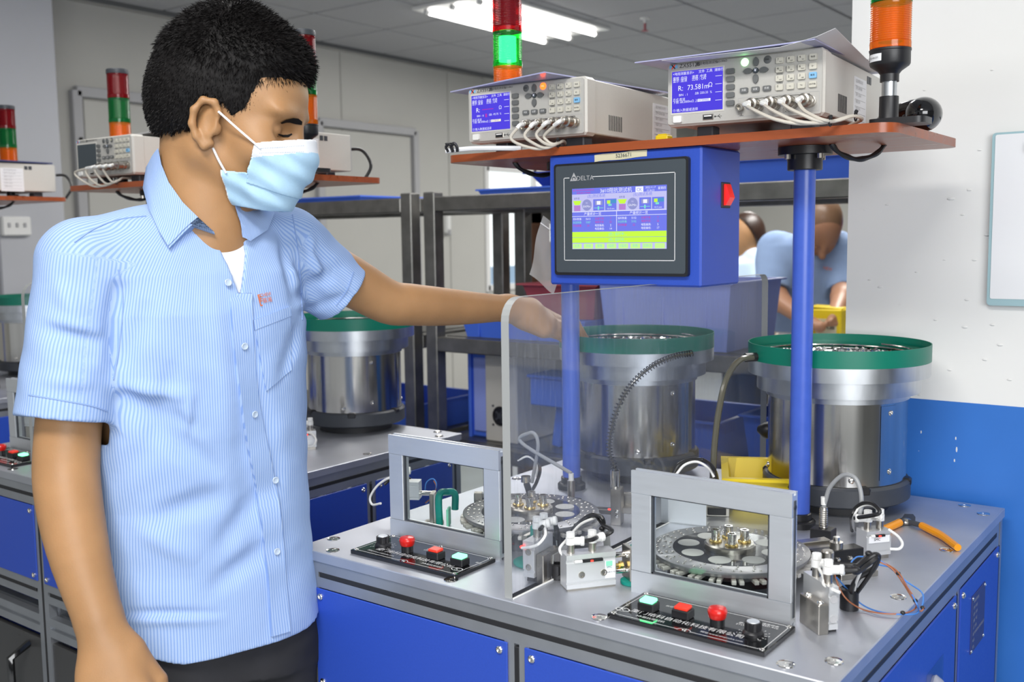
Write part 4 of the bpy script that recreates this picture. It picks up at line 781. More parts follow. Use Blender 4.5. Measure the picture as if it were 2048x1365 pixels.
# cylinder c1: clean aluminium compact cylinder facing the camera
def cyl_block(loc, rz, L, T, Hh, label, fits, foot=.0, led=True, rods=0, mtl='alu2', lab=True, holes=((.3, .4), (.75, .4))):
    """local x runs along the body, -y is the seen face; z from the bench top"""
    t = thing('air_cylinder', label, 'pneumatic cylinder', loc, rz)
    pr = [(0, 0), (T, 0), (T, Hh), (0, Hh), (0, Hh*.86), (.002, Hh*.85), (.002, Hh*.76), (0, Hh*.75), (0, Hh*.20), (.002, Hh*.19), (.002, Hh*.14), (0, Hh*.13)]
    MB().prism(pr, 0, L, lambda u, v, h: (h, u, v+foot)).build('body', mtl, t, ang=25)
    for x, z in holes: MB().lathe([(.0046, 0), (.0046, .0008), (.003, .0009), (.0026, -.001), (0, -.001)], (L*x, 0, Hh*z+foot), 16, axis=(0, -1, 0)).build('mount_screw', 'nickel', t)
    ends = [flow_fit((L*x, T*.45, Hh+foot), d, t) for x, d in fits]
    if led:
        s = MB().box((L*.52, -.0008, Hh*.805+foot), (L*.42, .003, Hh*.085), .0005).build('switch', 'black', t); MB().box((L*.50, -.0026, Hh*.805+foot), (.0035, .001, .0022)).build('switch_light', 'ledo', s)
        MB().cyl((L*.16, -.0005, Hh*.805+foot), (L*.31, -.0005, Hh*.805+foot), .0022, seg=8).build('switch_lead', 'white', s)
    if lab:
        q = MB().box((L*.88, -.0002, Hh*.48+foot), (L*.20, .0006, Hh*.52)).build('data_label', 'paper', t); MB().box((L*.86, -.0006, Hh*.66+foot), (L*.13, .0004, Hh*.14)).build('label_patch', 'capgreen', q)
        text('lettering', 'SMC', .0042, (L*.86, -.0009, Hh*.55+foot), (1, 0, 0), (0, 0, 1), 'greenp', q); text('lettering', 'CDQSB 16-15D', .0022, (L*.88, -.0009, Hh*.40+foot), (1, 0, 0), (0, 0, 1), 'ink', q)
    for k in range(rods): MB().cyl((L, T*.5, Hh*(.30+.5*k)+foot), (L+.022, T*.5, Hh*(.30+.5*k)+foot), .0042, seg=12).build('rod', 'chrome', t)
    return t, ends
MT['alu2'] = mat('satin_aluminium', (.74, .75, .76), .36, .6); MT['capgreen'] = mat('mint_label', (.25, .72, .50), .5)
def w(t, p): return MX.Translation(t.location) @ MX.Rotation(t.rotation_euler.z, 4, 'Z') @ V(p)
c1, e1 = cyl_block((.450, .072, .88), math.radians(53), .070, .026, .046, 'satin silver air cylinder with a red switch light right of the clear divider', ((.14, (.9, -.35, 0)), (.58, (.9, .25, 0))), rods=2, foot=.0025)
MB().box((.034, .028, .012), (.066, .004, .024), .001).build('back_plate', 'nickel', c1); MB().box((.035, .013, .0012), (.068, .026, .0024)).build('base', 'nickel', c1)
MB().cyl((.070, .013, .024), (.084, .013, .024), .003, seg=6).cyl((.080, .013, .024), (.085, .013, .024), .0055, seg=6).build('lock_nut', 'brass', c1)
E1 = [w(c1, p) for p in e1]
br = thing('slide_bracket', 'nickel bracket with green pads beside the right window guard', 'bracket', (.499, .150, .88), math.radians(53))
MB().box((0, 0, .028), (.008, .030, .046), .001).build('plate', 'nickel', br); MB().lathe([(.0155, 0), (.0165, .001), (.0165, .005), (.015, .006), (.005, .006), (0, .0055)], (.004, -.004, 0), 26).build('green_pad', 'greenp', br); MB().box((.010, .006, .026), (.010, .012, .05), .003).build('green_jaw', 'greenp', br)
for z in (.020, .040): hexbolt('bracket_screw', (-.004, -.006, z), (-1, 0, 0), .003, br)
# black hoses over c1
tubes('air_hoses', 'black and white air hoses looping up from the silver cylinder beside the divider', 'hoses', [
 ([E1[1], E1[1]+V((.006, .012, .006)), (0.434, 0.19, 0.94), (0.41, 0.2, 0.949), (0.386, 0.19, 0.929), (0.38, 0.17, 0.903), (0.381, 0.155, 0.878), (0.416, 0.101, 0.885)], .0030, 'cable', 'black_hose'),
 ([E1[0], E1[0]+V((.012, .006, .004)), (0.437, 0.185, 0.933), (0.431, 0.19, 0.951), (0.402, 0.195, 0.944), (0.385, 0.18, 0.919), (0.381, 0.16, 0.88), (0.419, 0.101, 0.885)], .0030, 'cable', 'black_hose'),
 ([(0.453, 0.085, 0.922), (0.437, 0.085, 0.923), (0.427, 0.09, 0.93), (0.425, 0.11, 0.937), (0.408, 0.17, 0.941), (0.414, 0.2, 0.945)], .0020, 'white', 'white_lead')],
 [((0.388, 0.19, 0.931), .0045), ((0.433, 0.188, 0.935), .0045)])
fp = thing('hose_grommet', 'short black hose grommet standing in the bench behind the silver cylinder', 'grommet', (0.411, 0.108, 0.88)); MB().lathe([(.009, 0), (.009, .020), (.0065, .022), (.0062, .015), (0, .015)], seg=20).build('sleeve', 'black', fp)
# c2 : upright block behind the divider
c2, e2 = cyl_block((.380, .070, .88), math.radians(7), .017, .055, .050, 'upright silver air cylinder seen end-on through the clear divider, left half', ((.5, (1, .4, .2)),), led=False, lab=False, holes=((.5, .70), (.5, .28)), foot=.008)
MB().box((.024, .028, .020), (.011, .05, .040), .001).build('steel_block', 'nickel', c2); MB().box((.009, .03, .004), (.014, .045, .008)).build('base', 'black', c2)
flow_fit((.009, .044, .058), (1, .3, .15), c2)
MB().cyl((.0, -.001, .050), (-.001, -.004, .050), .002).build('switch_light', 'ledo', c2)
tubes('air_hoses', 'black and white air hoses arching behind the clear divider to the left half', 'hoses', [
 ([(0.389, 0.1, 0.956), (0.386, 0.12, 0.957), (0.389, 0.13, 0.953), (0.39, 0.14, 0.934), (0.386, 0.15, 0.906), (0.384, 0.15, 0.876)], .0030, 'cable', 'black_hose'),
 ([(0.398, 0.085, 0.953), (0.391, 0.11, 0.956), (0.39, 0.125, 0.957), (0.389, 0.135, 0.945), (0.387, 0.14, 0.923)], .0028, 'cable', 'black_hose'),
 ([(0.403, 0.09, 0.954), (0.414, 0.075, 0.95), (0.408, 0.068, 0.939), (0.396, 0.066, 0.933), (0.381, 0.066, 0.929)], .0020, 'white', 'white_lead'),
 ([(0.386, 0.13, 0.951), (0.386, 0.14, 0.934), (0.382, 0.15, 0.909), (0.38, 0.15, 0.89)], .0018, 'white', 'white_lead')], [((0.387, 0.128, 0.955), .0045)])
lj = thing('slide_bracket', 'green faced nickel bracket standing left of the divider under the index table', 'bracket', (.340, .140, .88), .1)
MB().box((.0, 0, .022), (.008, .028, .044), .001).build('plate', 'nickel', lj); MB().lathe([(.026, 0), (.027, .001), (.027, .004), (.025, .005), (0, .005)], (.004, 0, 0), 30).build('green_pad', 'greenp', lj); MB().box((.012, .004, .030), (.012, .03, .06), .003).build('green_jaw', 'greenp', lj)
# c3 : front right cylinder with steel block
c3, e3 = cyl_block((.7905, .142, .88), math.radians(142), .012, .060, .052, 'silver air cylinder with two round holes at the front right edge of the bench', (), led=False, lab=False, holes=(), foot=.004)
c3.location = (.781, .131, .88); c3.rotation_euler.z = math.radians(50)
for z in (.017, .041): MB().lathe([(.0052, .0001), (.0050, .0004), (.0030, .0003), (.0030, -.002), (0, -.002)], (.006, 0, z), 18, axis=(0, -1, 0)).build('round_hole', 'lgrey', c3)
MB().box((.006, .03, .002), (.014, .05, .004)).build('base', 'black', c3)
MB().box((-.008, .020, .018), (.013, .045, .036), .0008).build('steel_block', 'nickel', c3); hexbolt('block_screw', (-.008, .006, .036), (0, 0, 1), .0045, c3); hexbolt('block_screw', (-.008, .033, .036), (0, 0, 1), .0045, c3)
E3 = [flow_fit((.006, .014, .056), (.75, -.55, .1), c3), flow_fit((.006, .040, .056), (.8, -.5, .0), c3)]
E3 = [w(c3, p) for p in E3]
tubes('air_hoses', 'thick bundle of black air hoses rising from the front right cylinder', 'hoses', [
 ([E3[0], E3[0]+V((.014, .006, .001)), (0.797, 0.17, 0.95), (0.804, 0.19, 0.957), (0.813, 0.2, 0.963), (0.811, 0.2, 0.947), (0.795, 0.2, 0.934), (0.784, 0.205, 0.917), (0.774, 0.23, 0.89)], .0030, 'cable', 'black_hose'),
 ([E3[1], E3[1]+V((.020, .004, .002)), (0.797, 0.18, 0.952), (0.804, 0.2, 0.96), (0.813, 0.21, 0.959), (0.806, 0.21, 0.939), (0.789, 0.21, 0.926), (0.773, 0.229, 0.89)], .0030, 'cable', 'black_hose'),
 ([E3[0]+V((.004, .004, .003)), (0.801, 0.165, 0.948), (0.808, 0.185, 0.954), (0.816, 0.195, 0.96), (0.806, 0.2, 0.937), (0.775, 0.234, 0.89)], .0028, 'cable', 'black_hose'),
 ([(0.802, 0.18, 0.947), (0.79, 0.2, 0.924), (0.774, 0.238, 0.89)], .0018, 'white', 'white_lead')], [((0.798, 0.168, 0.951), .0055), ((0.804, 0.2, 0.963), .0045)])
tubes('switch_lead', 'short white switch lead curling over the front right cylinder', 'cable', [([E3[1]+V((-.018, -.004, -.004)), (0.769, 0.145, 0.942), (0.771, 0.14, 0.935), (0.783, 0.135, 0.933), (0.793, 0.132, 0.932)], .0020, 'white', 'lead')])
pt = thing('hose_grommet', 'black hose grommet standing in the bench behind the front right cylinder', 'grommet', (0.774, 0.224, 0.88)); MB().lathe([(.0115, 0), (.0115, .026), (.009, .028), (.0085, .020), (0, .020)], seg=22).build('sleeve', 'black', pt)
# loose thin wires with ties
tubes('thin_wires', 'loop of thin blue and brown wires with black ties over the right bench edge', 'wires', [
 ([(0.762, 0.2, 0.942), (0.761, 0.211, 0.92), (0.774, 0.207, 0.9), (0.789, 0.222, 0.884), (0.813, 0.22, 0.884), (0.836, 0.234, 0.884), (0.844, 0.26, 0.884), (0.847, 0.247, 0.9), (0.834, 0.259, 0.91), (0.817, 0.279, 0.92), (0.798, 0.289, 0.925), (0.781, 0.292, 0.925)], .0010, 'copper', 'brown_wire'),
 ([(0.769, 0.19, 0.929), (0.772, 0.222, 0.905), (0.788, 0.231, 0.886), (0.815, 0.224, 0.884), (0.844, 0.236, 0.884), (0.85, 0.252, 0.884), (0.85, 0.239, 0.9), (0.829, 0.271, 0.91), (0.811, 0.287, 0.92), (0.798, 0.279, 0.925), (0.792, 0.262, 0.93)], .0010, 'bwire', 'blue_wire'),
 ([(0.767, 0.244, 0.93), (0.769, 0.256, 0.935), (0.773, 0.269, 0.935), (0.79, 0.284, 0.93), (0.808, 0.285, 0.92), (0.825, 0.292, 0.905), (0.846, 0.279, 0.9), (0.852, 0.264, 0.893), (0.852, 0.251, 0.886)], .0010, 'bwire', 'blue_wire'),
 ([(0.791, 0.28, 0.93), (0.811, 0.282, 0.92), (0.837, 0.262, 0.9), (0.852, 0.251, 0.886), (0.856, 0.255, 0.89)], .0010, 'copper', 'brown_wire')],
 [((0.817, 0.28, 0.918), .0032), ((0.848, 0.244, 0.9), .0032), ((0.837, 0.232, 0.886), .0032), ((0.854, 0.255, 0.889), .0030)])
# gripper group right of the right table
gr = thing('test_block', 'black test head block with nickel clamps right of the right index table', 'test head', (.715, .345, .88), math.radians(55))
MB().box((.0, .0, .018), (.075, .022, .036), .001).build('black_block', 'black', gr); MB().box((-.006, .032, .014), (.075, .03, .028), .001).build('nickel_slide', 'nickel', gr)
MB().box((.018, -.018, .004), (.06, .022, .008), .0008).build('base_bar', 'nickel', gr); MB().cyl((.0, .0, .036), (0, 0, .045), .009, seg=18).build('clamp_collar', 'nickel', gr); MB().cyl((0, 0, .045), (0, 0, .052), .0045, seg=12).build('clamp_screw', 'chrome', gr)
MB().lathe([(.0085, 0), (.0085, .040), (.007, .042), (0, .042)], (-.028, -.020, 0), 18).build('post', 'nickel', gr)
MB().box((.0, .055, .016), (.05, .016, .032), .001).build('end_block', 'nickel', gr)
for x in (-.025, -.005, .015): hexbolt('slide_screw', (x, -.011, .024), (0, -1, 0), .0035, gr)
c4, e4 = cyl_block((0.732, 0.424, 0.88), math.radians(52), .040, .026, .036, 'white lettered air cylinder at the back right of the right index table', ((.22, (-.9, .3, 0)), (.72, (-.8, .4, 0))), led=True, lab=False, holes=(), foot=.006)
MB().box((.020, -.0006, .030), (.034, .0006, .010)).build('data_label', 'paper', c4); text('lettering', 'SMC', .0055, (.016, -.0013, .030), (1, 0, 0), (0, 0, 1), 'ink', c4); MB().box((.02, .013, .003), (.036, .022, .006)).build('base', 'nickel', c4)
E4 = [w(c4, p) for p in e4]
tubes('switch_lead', 'white lead curving out of the lettered cylinder at back right', 'cable', [([(0.769, 0.4, 0.938), (0.783, 0.395, 0.932), (0.792, 0.385, 0.926), (0.791, 0.375, 0.921), (0.78, 0.37, 0.92)], .0020, 'white', 'lead')])
tubes('air_hoses', 'black and white hoses arching in front of the right feeder base', 'hoses', [
 ([E4[0], (0.749, 0.42, 0.953), (0.739, 0.43, 0.962), (0.723, 0.44, 0.96), (0.709, 0.445, 0.95), (0.703, 0.445, 0.935), (0.672, 0.543, 0.885)], .0030, 'cable', 'black_hose'),
 ([E4[1], (0.752, 0.42, 0.945), (0.742, 0.43, 0.958), (0.726, 0.44, 0.958), (0.712, 0.445, 0.949), (0.705, 0.445, 0.933), (0.673, 0.544, 0.885)], .0022, 'white', 'white_lead')], [((0.705, 0.445, 0.94), .004)])
# proximity sensor with grey cable
se = thing('proximity_sensor', 'threaded nickel sensor with arching grey cable before the right feeder', 'sensor', (.652, .470, .88))
MB().box((0, 0, .012), (.032, .026, .024), .001).build('bracket', 'black', se); MB().lathe([(.0065, .024)]+[(r, .026+.0016*i) for i in range(18) for r in ((.0066, .0060)[i % 2],)]+[(.0055, .056), (0, .056)], seg=18).build('threaded_barrel', 'nickel', se)
o = V((.652, .470, .88))
MB().tube([(0, 0, .056), V((0.655, 0.47, 0.948))-o, V((0.662, 0.468, 0.969))-o, V((0.681, 0.465, 0.99))-o, V((0.7, 0.46, 0.991))-o, V((0.711, 0.455, 0.975))-o, V((0.715, 0.45, 0.954))-o, V((0.712, 0.45, 0.935))-o, V((0.676, 0.552, 0.885))-o], .0032, 10).build('cable', 'grey', se)
MB().cyl((0, 0, .060), (-.0005, 0, .072), .0042, seg=12).build('cable_label', 'white', se)
# the same sensor on the left half
se2 = thing('proximity_sensor', 'threaded sensor with arching grey cable seen through the divider at left', 'sensor', (.250, .385, .88))
MB().box((0, 0, .014), (.026, .026, .028), .001).build('bracket', 'black', se2); MB().cyl((0, 0, .028), (0, 0, .060), .0065, seg=16).build('threaded_barrel', 'nickel', se2); MB().cyl((0, 0, .060), (0, 0, .072), .0045, seg=12).build('cable_label', 'white', se2)
o = V((.250, .385, .88)); b0 = V((.250, .385, .952))
MB().tube([b0-o, V((0.146, 0.385, 0.993))-o, V((0.165, 0.385, 1.012))-o, V((0.178, 0.385, 1.008))-o, V((0.182, 0.385, 0.989))-o, V((0.172, 0.39, 0.956))-o, V((0.161, 0.395, 0.922))-o], .0032, 10).build('cable', 'grey', se2)
tubes('air_hoses', 'black and white hose loop behind the left index table by its sensor', 'hoses', [([(0.126, 0.4, 0.959), (0.145, 0.405, 0.967), (0.159, 0.41, 0.958), (0.168, 0.41, 0.943), (0.16, 0.41, 0.919), (0.148, 0.41, 0.9)], .0032, 'cable', 'black_hose'), ([(0.127, 0.4, 0.956), (0.148, 0.402, 0.965), (0.163, 0.408, 0.951), (0.161, 0.408, 0.929)], .0018, 'white', 'white_lead')])
# coil spring chute and its nickel stand
sp_ = thing('chute_stand', 'nickel stand holding the black coiled chute before the left feeder', 'stand', (.340, .385, .88), .35)
MB().box((0, 0, .030), (.017, .026, .060), .0008).build('post_block', 'nickel', sp_); MB().cyl((-.004, .003, .060), (-.004, .003, .088), .0078, seg=18).build('socket_tube', 'chrome', sp_); MB().box((.030, .012, .022), (.045, .022, .010), .0008).build('side_arm', 'nickel', sp_); MB().box((-.026, .004, .019), (.04, .016, .008), .0008).build('feed_nose', 'nickel', sp_)
for z in (.016, .024): hexbolt('stand_screw', (.002, -.013, z), (0, -1, 0), .0032, sp_)
MB().box((-.012, -.006, .0245), (.004, .002, .002)).build('light_spot', 'ledo', sp_)
MB().box((.012, .030, .034), (.03, .02, .02), .002).build('clamp', 'nickel', sp_)
ch = thing('coiled_chute', 'black coiled spring chute curving from the left feeder rim to its stand', 'chute', (.337, .387, .966))
path = catmull([(0, 0, 0)]+[tuple(V(p)-V((.337, .387, .966))) for p in ((0.321, 0.392, 1), (0.324, 0.397, 1.041), (0.335, 0.407, 1.082), (0.352, 0.425, 1.114), (0.374, 0.45, 1.138), (0.394, 0.48, 1.15), (0.414, 0.505, 1.154))], 60)
MB().tube(path[::6], .0022, 6, smooth=False).build('inner_tube', 'hose', ch)
cs = []; turns = 50
for i in range(turns*7):
    u = i/(turns*7-1)*(len(path)-1.001); k = int(u); p = path[k].lerp(path[k+1], u-k); d = (path[k+1]-path[k]).normalized(); x, y = frame(d); q = 2*PI*i/7; cs.append(p+(x*math.cos(q)+y*math.sin(q))*.0050)
MB().tube(cs, .0010, 4, smooth=False).build('coil', 'cable', ch)
tubes('feed_hose', 'olive transparent feed hose curving from the right feeder down to the bench', 'hose', [([(.487, .600, 1.142), (0.472, 0.56, 1.139), (0.463, 0.53, 1.11), (0.46, 0.51, 1.062), (0.458, 0.5, 1.013), (0.46, 0.49, 0.969), (0.446, 0.515, 0.92)], .0052, 'hose', 'hose_body'), ([(.487, .600, 1.142), (0.474, 0.58, 1.142)], .0075, 'cable', 'hose_end')])
fb = thing('feed_block', 'nickel feed head block receiving the olive hose behind the right index table', 'feed head', (0.45, 0.524, 0.88), .5)
MB().box((0, 0, .016), (.042, .026, .032), .001).build('block', 'nickel', fb); MB().cyl((-.004, 0, .032), (-.004, 0, .050), .0075, seg=16).build('socket', 'chrome', fb); MB().cyl((.024, 0, .026), (.034, 0, .026), .004, seg=12).build('clamp_screw', 'chrome', fb); MB().box((0, -.016, .010), (.03, .006, .012), .001).build('black_jaw', 'black', fb)
tubes('air_hoses', 'black and white hose arch behind the right window guard near the yellow tray', 'hoses', [([(0.412, 0.44, 0.96), (0.418, 0.45, 0.976), (0.437, 0.46, 0.985), (0.457, 0.47, 0.982), (0.473, 0.47, 0.967), (0.422, 0.593, 0.9)], .0032, 'cable', 'black_hose'), ([(0.418, 0.44, 0.961), (0.429, 0.45, 0.977), (0.446, 0.46, 0.982), (0.462, 0.47, 0.971), (0.471, 0.47, 0.958)], .0022, 'white', 'white_lead')], [((0.451, 0.468, 0.985), .004)])
wb = thing('angle_plate', 'thin white bent metal plate standing behind the right window guard', 'plate', (.44, .44, .88), math.radians(12))
MB().prism([(-.045, .0), (.03, .0), (.03, .082), (.022, .082), (.022, .074), (-.045, .056)], 0, .002, lambda u, v, h: (u, h, v)).build('plate', 'alu', wb); MB().box((.0, .012, .0012), (.06, .024, .0024)).build('foot_flange', 'alu', wb)
def tray(name, label, cat, loc, sx, sy, h, m, rz=0, th=.004, lip=.008, taper=.88, parent=None, group=None, ribs=0):
    t = thing(name, label, cat, loc, rz, group); o = []
    def ring(a, b, z): return [(x*a/2, y*b/2, z) for x, y in ((-1, -1), (1, -1), (1, 1), (-1, 1))]
    R = [ring(sx*taper, sy*taper, 0), ring(sx, sy, h), ring(sx+lip*2, sy+lip*2, h), ring(sx+lip*2, sy+lip*2, h-.006), ring(sx+.001, sy+.001, h-.006)]
    vs = sum([ring(sx*taper, sy*taper, 0), ring(sx, sy, h-.005), ring(sx+lip*2, sy+lip*2, h-.005), ring(sx+lip*2, sy+lip*2, h), ring(sx-th*2, sy-th*2, h), ring(sx*taper-th*2, sy*taper-th*2, th)], [])
    fs = [(3, 2, 1, 0), (20, 21, 22, 23)]
    for k in range(5):
        for i in range(4): j = (i+1) % 4; fs.append((k*4+i, k*4+j, k*4+4+j, k*4+4+i))
    MB().add(vs, fs).build('shell', m, t)
    for k in range(ribs):
        x = -sx/2+sx*(k+.5)/ribs
        for s in (-1, 1): MB().box((x*.95, s*(sy*(taper+1)/4+.001), h*.48), (.006, .006, h*.85), .001).build('rib', m, t)
    return t
tray('parts_tray', 'small yellow plastic tray on the bench behind the right window guard', 'tray', (.474, .645, .88), .115, .16, .060, 'yellow', .45, taper=.8)
# pliers
pl = thing('pliers', 'pliers with orange grips lying open beside the right feeder', 'pliers', (.7255, .640, .8855))
o = V((.7255, .640, .8855))
MB().sph((0, 0, 0), .011, (1, 1.0, .5), 16, 8).build('pivot', 'nickel', pl)
MB().prism([(-.006, 0), (.006, 0), (.010, .02), (.002, .036), (-.010, .030)], -.004, .004).build('jaw', 'dgrey', pl)
A = V((0.756, 0.625, 0.887))-o; Bq = V((0.796, 0.584, 0.887))-o; Cq = V((0.828, 0.541, 0.886))-o; D_ = V((0.721, 0.622, 0.887))-o; Eq = V((0.709, 0.558, 0.886))-o
MB().tube([(0, 0, 0), A*.6, A], .0045, 8).build('shank', 'dgrey', pl); MB().tube([A*.95, Bq*.55+A*.45, Bq, Cq], lambda u: .0062-.0012*abs(u-.4), 10).build('grip', 'orange', pl)
MB().tube([(0, 0, 0), D_*.7, D_], .0045, 8).build('shank', 'dgrey', pl); MB().tube([D_*.95, (D_+Eq)/2+V((0, -.002, 0)), Eq], .0062, 10).build('grip', 'orange', pl)
# left end group
c5, e5 = cyl_block((.022, .188, .88), math.radians(30), .046, .024, .030, 'silver air cylinder on a nickel block at the left end of the bench', ((.25, (.9, .2, 0)),), led=False, lab=False, holes=(), foot=.036, rods=1)
MB().box((.012, .012, .018), (.022, .024, .036), .001).build('nickel_block', 'nickel', c5)
E5 = [w(c5, p) for p in e5]
tubes('air_hoses', 'white and black hose loop at the left end of the bench', 'hoses', [([E5[0], (0.01, 0.2, 0.95), (-0.007, 0.2, 0.942), (-0.026, 0.2, 0.928), (-0.041, 0.2, 0.908), (-0.036, 0.2, 0.896), (-0.011, 0.195, 0.903)], .0020, 'white', 'white_lead'), ([(-0.007, 0.2, 0.935), (0.003, 0.21, 0.945), (0.029, 0.22, 0.948), (0.045, 0.23, 0.923)], .0028, 'cable', 'black_hose')])
lb2 = thing('slide_bracket', 'nickel bracket with a teal green clamp behind the left window guard', 'bracket', (.098, .205, .88), math.radians(30))
MB().box((0, 0, .030), (.007, .026, .052), .001).build('plate', 'nickel', lb2); MB().box((0, 0, .003), (.03, .03, .006)).build('base', 'nickel', lb2)
MB().tube([(.012, -.008, .004), (.012, -.008, .052), (.022, .010, .054), (.034, .014, .050), (.034, .014, .024)], .006, 8).build('green_clamp', 'greenp', lb2); MB().box((.026, -.002, .016), (.004, .022, .030), .001).build('green_flap', 'capgreen', lb2)
lh = thing('test_block', 'black test head block with a tilted arm left of the left index table', 'test head', (.168, .300, .88), math.radians(35))
MB().box((0, 0, .020), (.085, .03, .040), .001).build('black_block', 'black', lh); MB().box((-.038, -.024, .026), (.014, .014, .052), .001).build('nickel_post', 'nickel', lh); MB().box((.048, -.006, .040), (.010, .012, .05), .001, rot=(0, -.3, 0)).build('arm', 'black', lh); MB().cyl((.040, -.004, .064), (.040, -.004, .074), .008, seg=14).build('cap', 'chrome', lh)
tubes('thin_wires', 'thin blue and brown wires looping behind the left window guard', 'wires', [([(0.04, 0.25, 0.914), (0.044, 0.25, 0.935), (0.059, 0.25, 0.944), (0.067, 0.25, 0.935), (0.059, 0.25, 0.916), (0.042, 0.25, 0.898)], .0010, 'bwire', 'blue_wire'), ([(0.05, 0.24, 0.903), (0.072, 0.24, 0.919), (0.083, 0.245, 0.923), (0.097, 0.25, 0.926)], .0010, 'copper', 'brown_wire'), ([(0.054, 0.25, 0.907), (0.066, 0.25, 0.93), (0.061, 0.25, 0.941)], .0010, 'copper', 'brown_wire')])
# ================================================================ the other benches in the row
b2 = bench((-1.2, .0, 0), 'steel topped bench behind the man, dark lower doors at far left', full=False)
st2 = stand((-1.285, .01, -.003), 'cherry board behind the man carrying a meter and tower lamps')
bowl((-.640, .752, .88), 'bowl feeder on the bench behind the man, under his reaching arm', rich=False)
m2l = meter((.026-1.285, .405, 1.512), math.radians(1), 'switched off meter with a grey screen left of the man', False, front=False)
for ch_ in [c for c in m2l.children if c.name.startswith('screen')]:
    for k in list(ch_.children): bpy.data.objects.remove(k)
    ch_.data.materials[0] = MT['bezel']
for ch_ in [c for c in m2l.children if c.name.startswith('fail_lamp')]: ch_.data.materials[0] = MT['keyg']
m2r = meter((.395-1.285, .425, 1.512), math.radians(1), 'beige meter with a data sheet, half hidden behind the mask', True, front=False)
tower((-1.243, .521, 1.4932), 'tower lamp with red, green, orange sections left of the man, behind his neck')
tower((-.508, .500, 1.4932), 'tower lamp half hidden behind the forehead of the man')
lw = V((-1.285, 0, -.003))
leads(m2l, 'beige leads looping from the switched off meter behind the shoulder', [[(-1.192, 0.36, 1.522), (-1.161, 0.36, 1.5), (-1.113, 0.37, 1.484)], [(-1.142, 0.36, 1.525), (-1.123, 0.36, 1.501), (-1.091, 0.37, 1.485)], [(-1.103, 0.36, 1.526), (-1.092, 0.365, 1.504), (-1.072, 0.372, 1.489)], [(-1.076, 0.365, 1.526), (-1.069, 0.37, 1.508), (-1.055, 0.375, 1.493)]], [(-1.05, 0.385, 1.496), (-1.073, 0.42, 1.505), (-1.10, .50, 1.500)], [((-1.056, 0.385, 1.495), .3, .3)])
pb2 = copy_tree([o for o in bpy.data.objects if o.name == 'button_panel.001'][0], (-1.125, .0235, .88), label='black button panel on the far left bench, beside the bare arm')
dv2 = copy_tree(dv, (-.7985, 0, .88), label='clear divider on the far left bench, its grey edge beside the sleeve')
g2 = copy_tree([o for o in bpy.data.objects if o.name == 'window_guard'][0], (-1.119, .1295, .88), label='aluminium window guard on the far left bench')
copy_tree(c5, (-1.178, .188, .88), label='silver air cylinder on the far left bench, above the red button'); copy_tree(lb2, (-1.102, .205, .88), label='nickel bracket with green clamp on the far left bench')
copy_tree(it_l, (-.936, .252, .88), label='round index table on the far left bench'); copy_tree(se2, (-1.0, .40, .88), label='sensor with arched grey cable on the far left bench')
c6 = copy_tree(c4, (-.545, .480, .88), label='small cylinder with white fittings between the shirt and the feeder base')
tubes('switch_lead', 'white lead looping beside the feeder on the bench behind the man', 'cable', [([(-0.548, 0.5, 0.91), (-0.524, 0.5, 0.917), (-0.497, 0.49, 0.908), (-0.498, 0.48, 0.895), (-0.526, 0.48, 0.892)], .0022, 'white', 'lead')])
b3 = bench((-2.73, .03, 0), 'furthest steel topped bench at the left edge of the picture', full=False)
st3 = stand((-2.725, .035, 0), 'furthest cherry board on a blue post at the left edge')
bowl((-2.40, .86, .88), 'furthest bowl feeder, partly hidden by the blue post at left', rich=False)
tower((-2.160, .690, 1.4962), 'furthest tower lamp at the left edge, before the column')
m3 = meter((.40-2.725, .455, 1.515), 0, 'furthest beige meter under the tower lamp at the left edge', True, front=False)
sheet('document_folder', 'dark folder lying on the furthest meter at the left edge', 'folder', ((-2.36, .43), (-2.06, .44), (-2.09, .80), (-2.33, .79)), 1.611, lambda u, v: 0, 'navy', .004)
sheet('document_folder', 'green grey folder lying on the switched off meter behind the man', 'folder', ((-1.19, .46), (-1.02, .46), (-1.0, .78), (-1.2, .78)), 1.6078, lambda u, v: .006*u, 'lgrey', .003)
# ================================================================ steel rack behind the benches
def rack(label, x0, x1):
    t = thing('storage_rack', label, 'rack', (x0, 1.39, 0)); L = x1-x0; q = .046
    for x in (q/2, L-q/2):
        for y in (q/2, .50):
            z1 = 1.493 if y < .1 else 1.478
            MB().box((x, y, z1/2), (q, q, z1), .003).build('post', 'dsteel', t)
    for z in (1.455, 1.014, .68, .12):
        for y in (q/2, .50): MB().box((L/2, y, z), (L-2*q-.001, q-.002, q), .003).build('beam', 'dsteel', t)
        for x in (q/2, L-q/2): MB().box((x, .26, z), (q-.002, .43, q), .003).build('side_beam', 'dsteel', t)
    for z in (1.4785, 1.0375, .7035): MB().box((L/2, .262, z), (L-.1, .43, .003)).build('shelf_sheet', 'dsteel', t)
    return t
rack('worn steel tube rack behind the machine, blue bins on its shelves', -.972, .60); rack('worn steel tube rack further left, behind the man', -2.5, -1.024)
p2 = thing('steel_frame', 'pair of rusty steel posts standing behind the rack by the bright window', 'frame', (-.95, 2.0, 0))
for x in (.0, .085): MB().box((x, 0, .72), (.05, .05, 1.44), .003).build('post', 'rust' if x == 0 else 'dsteel', p2)
MB().box((.04, 0, 1.42), (.13, .05, .05), .003).build('beam', 'dsteel', p2)
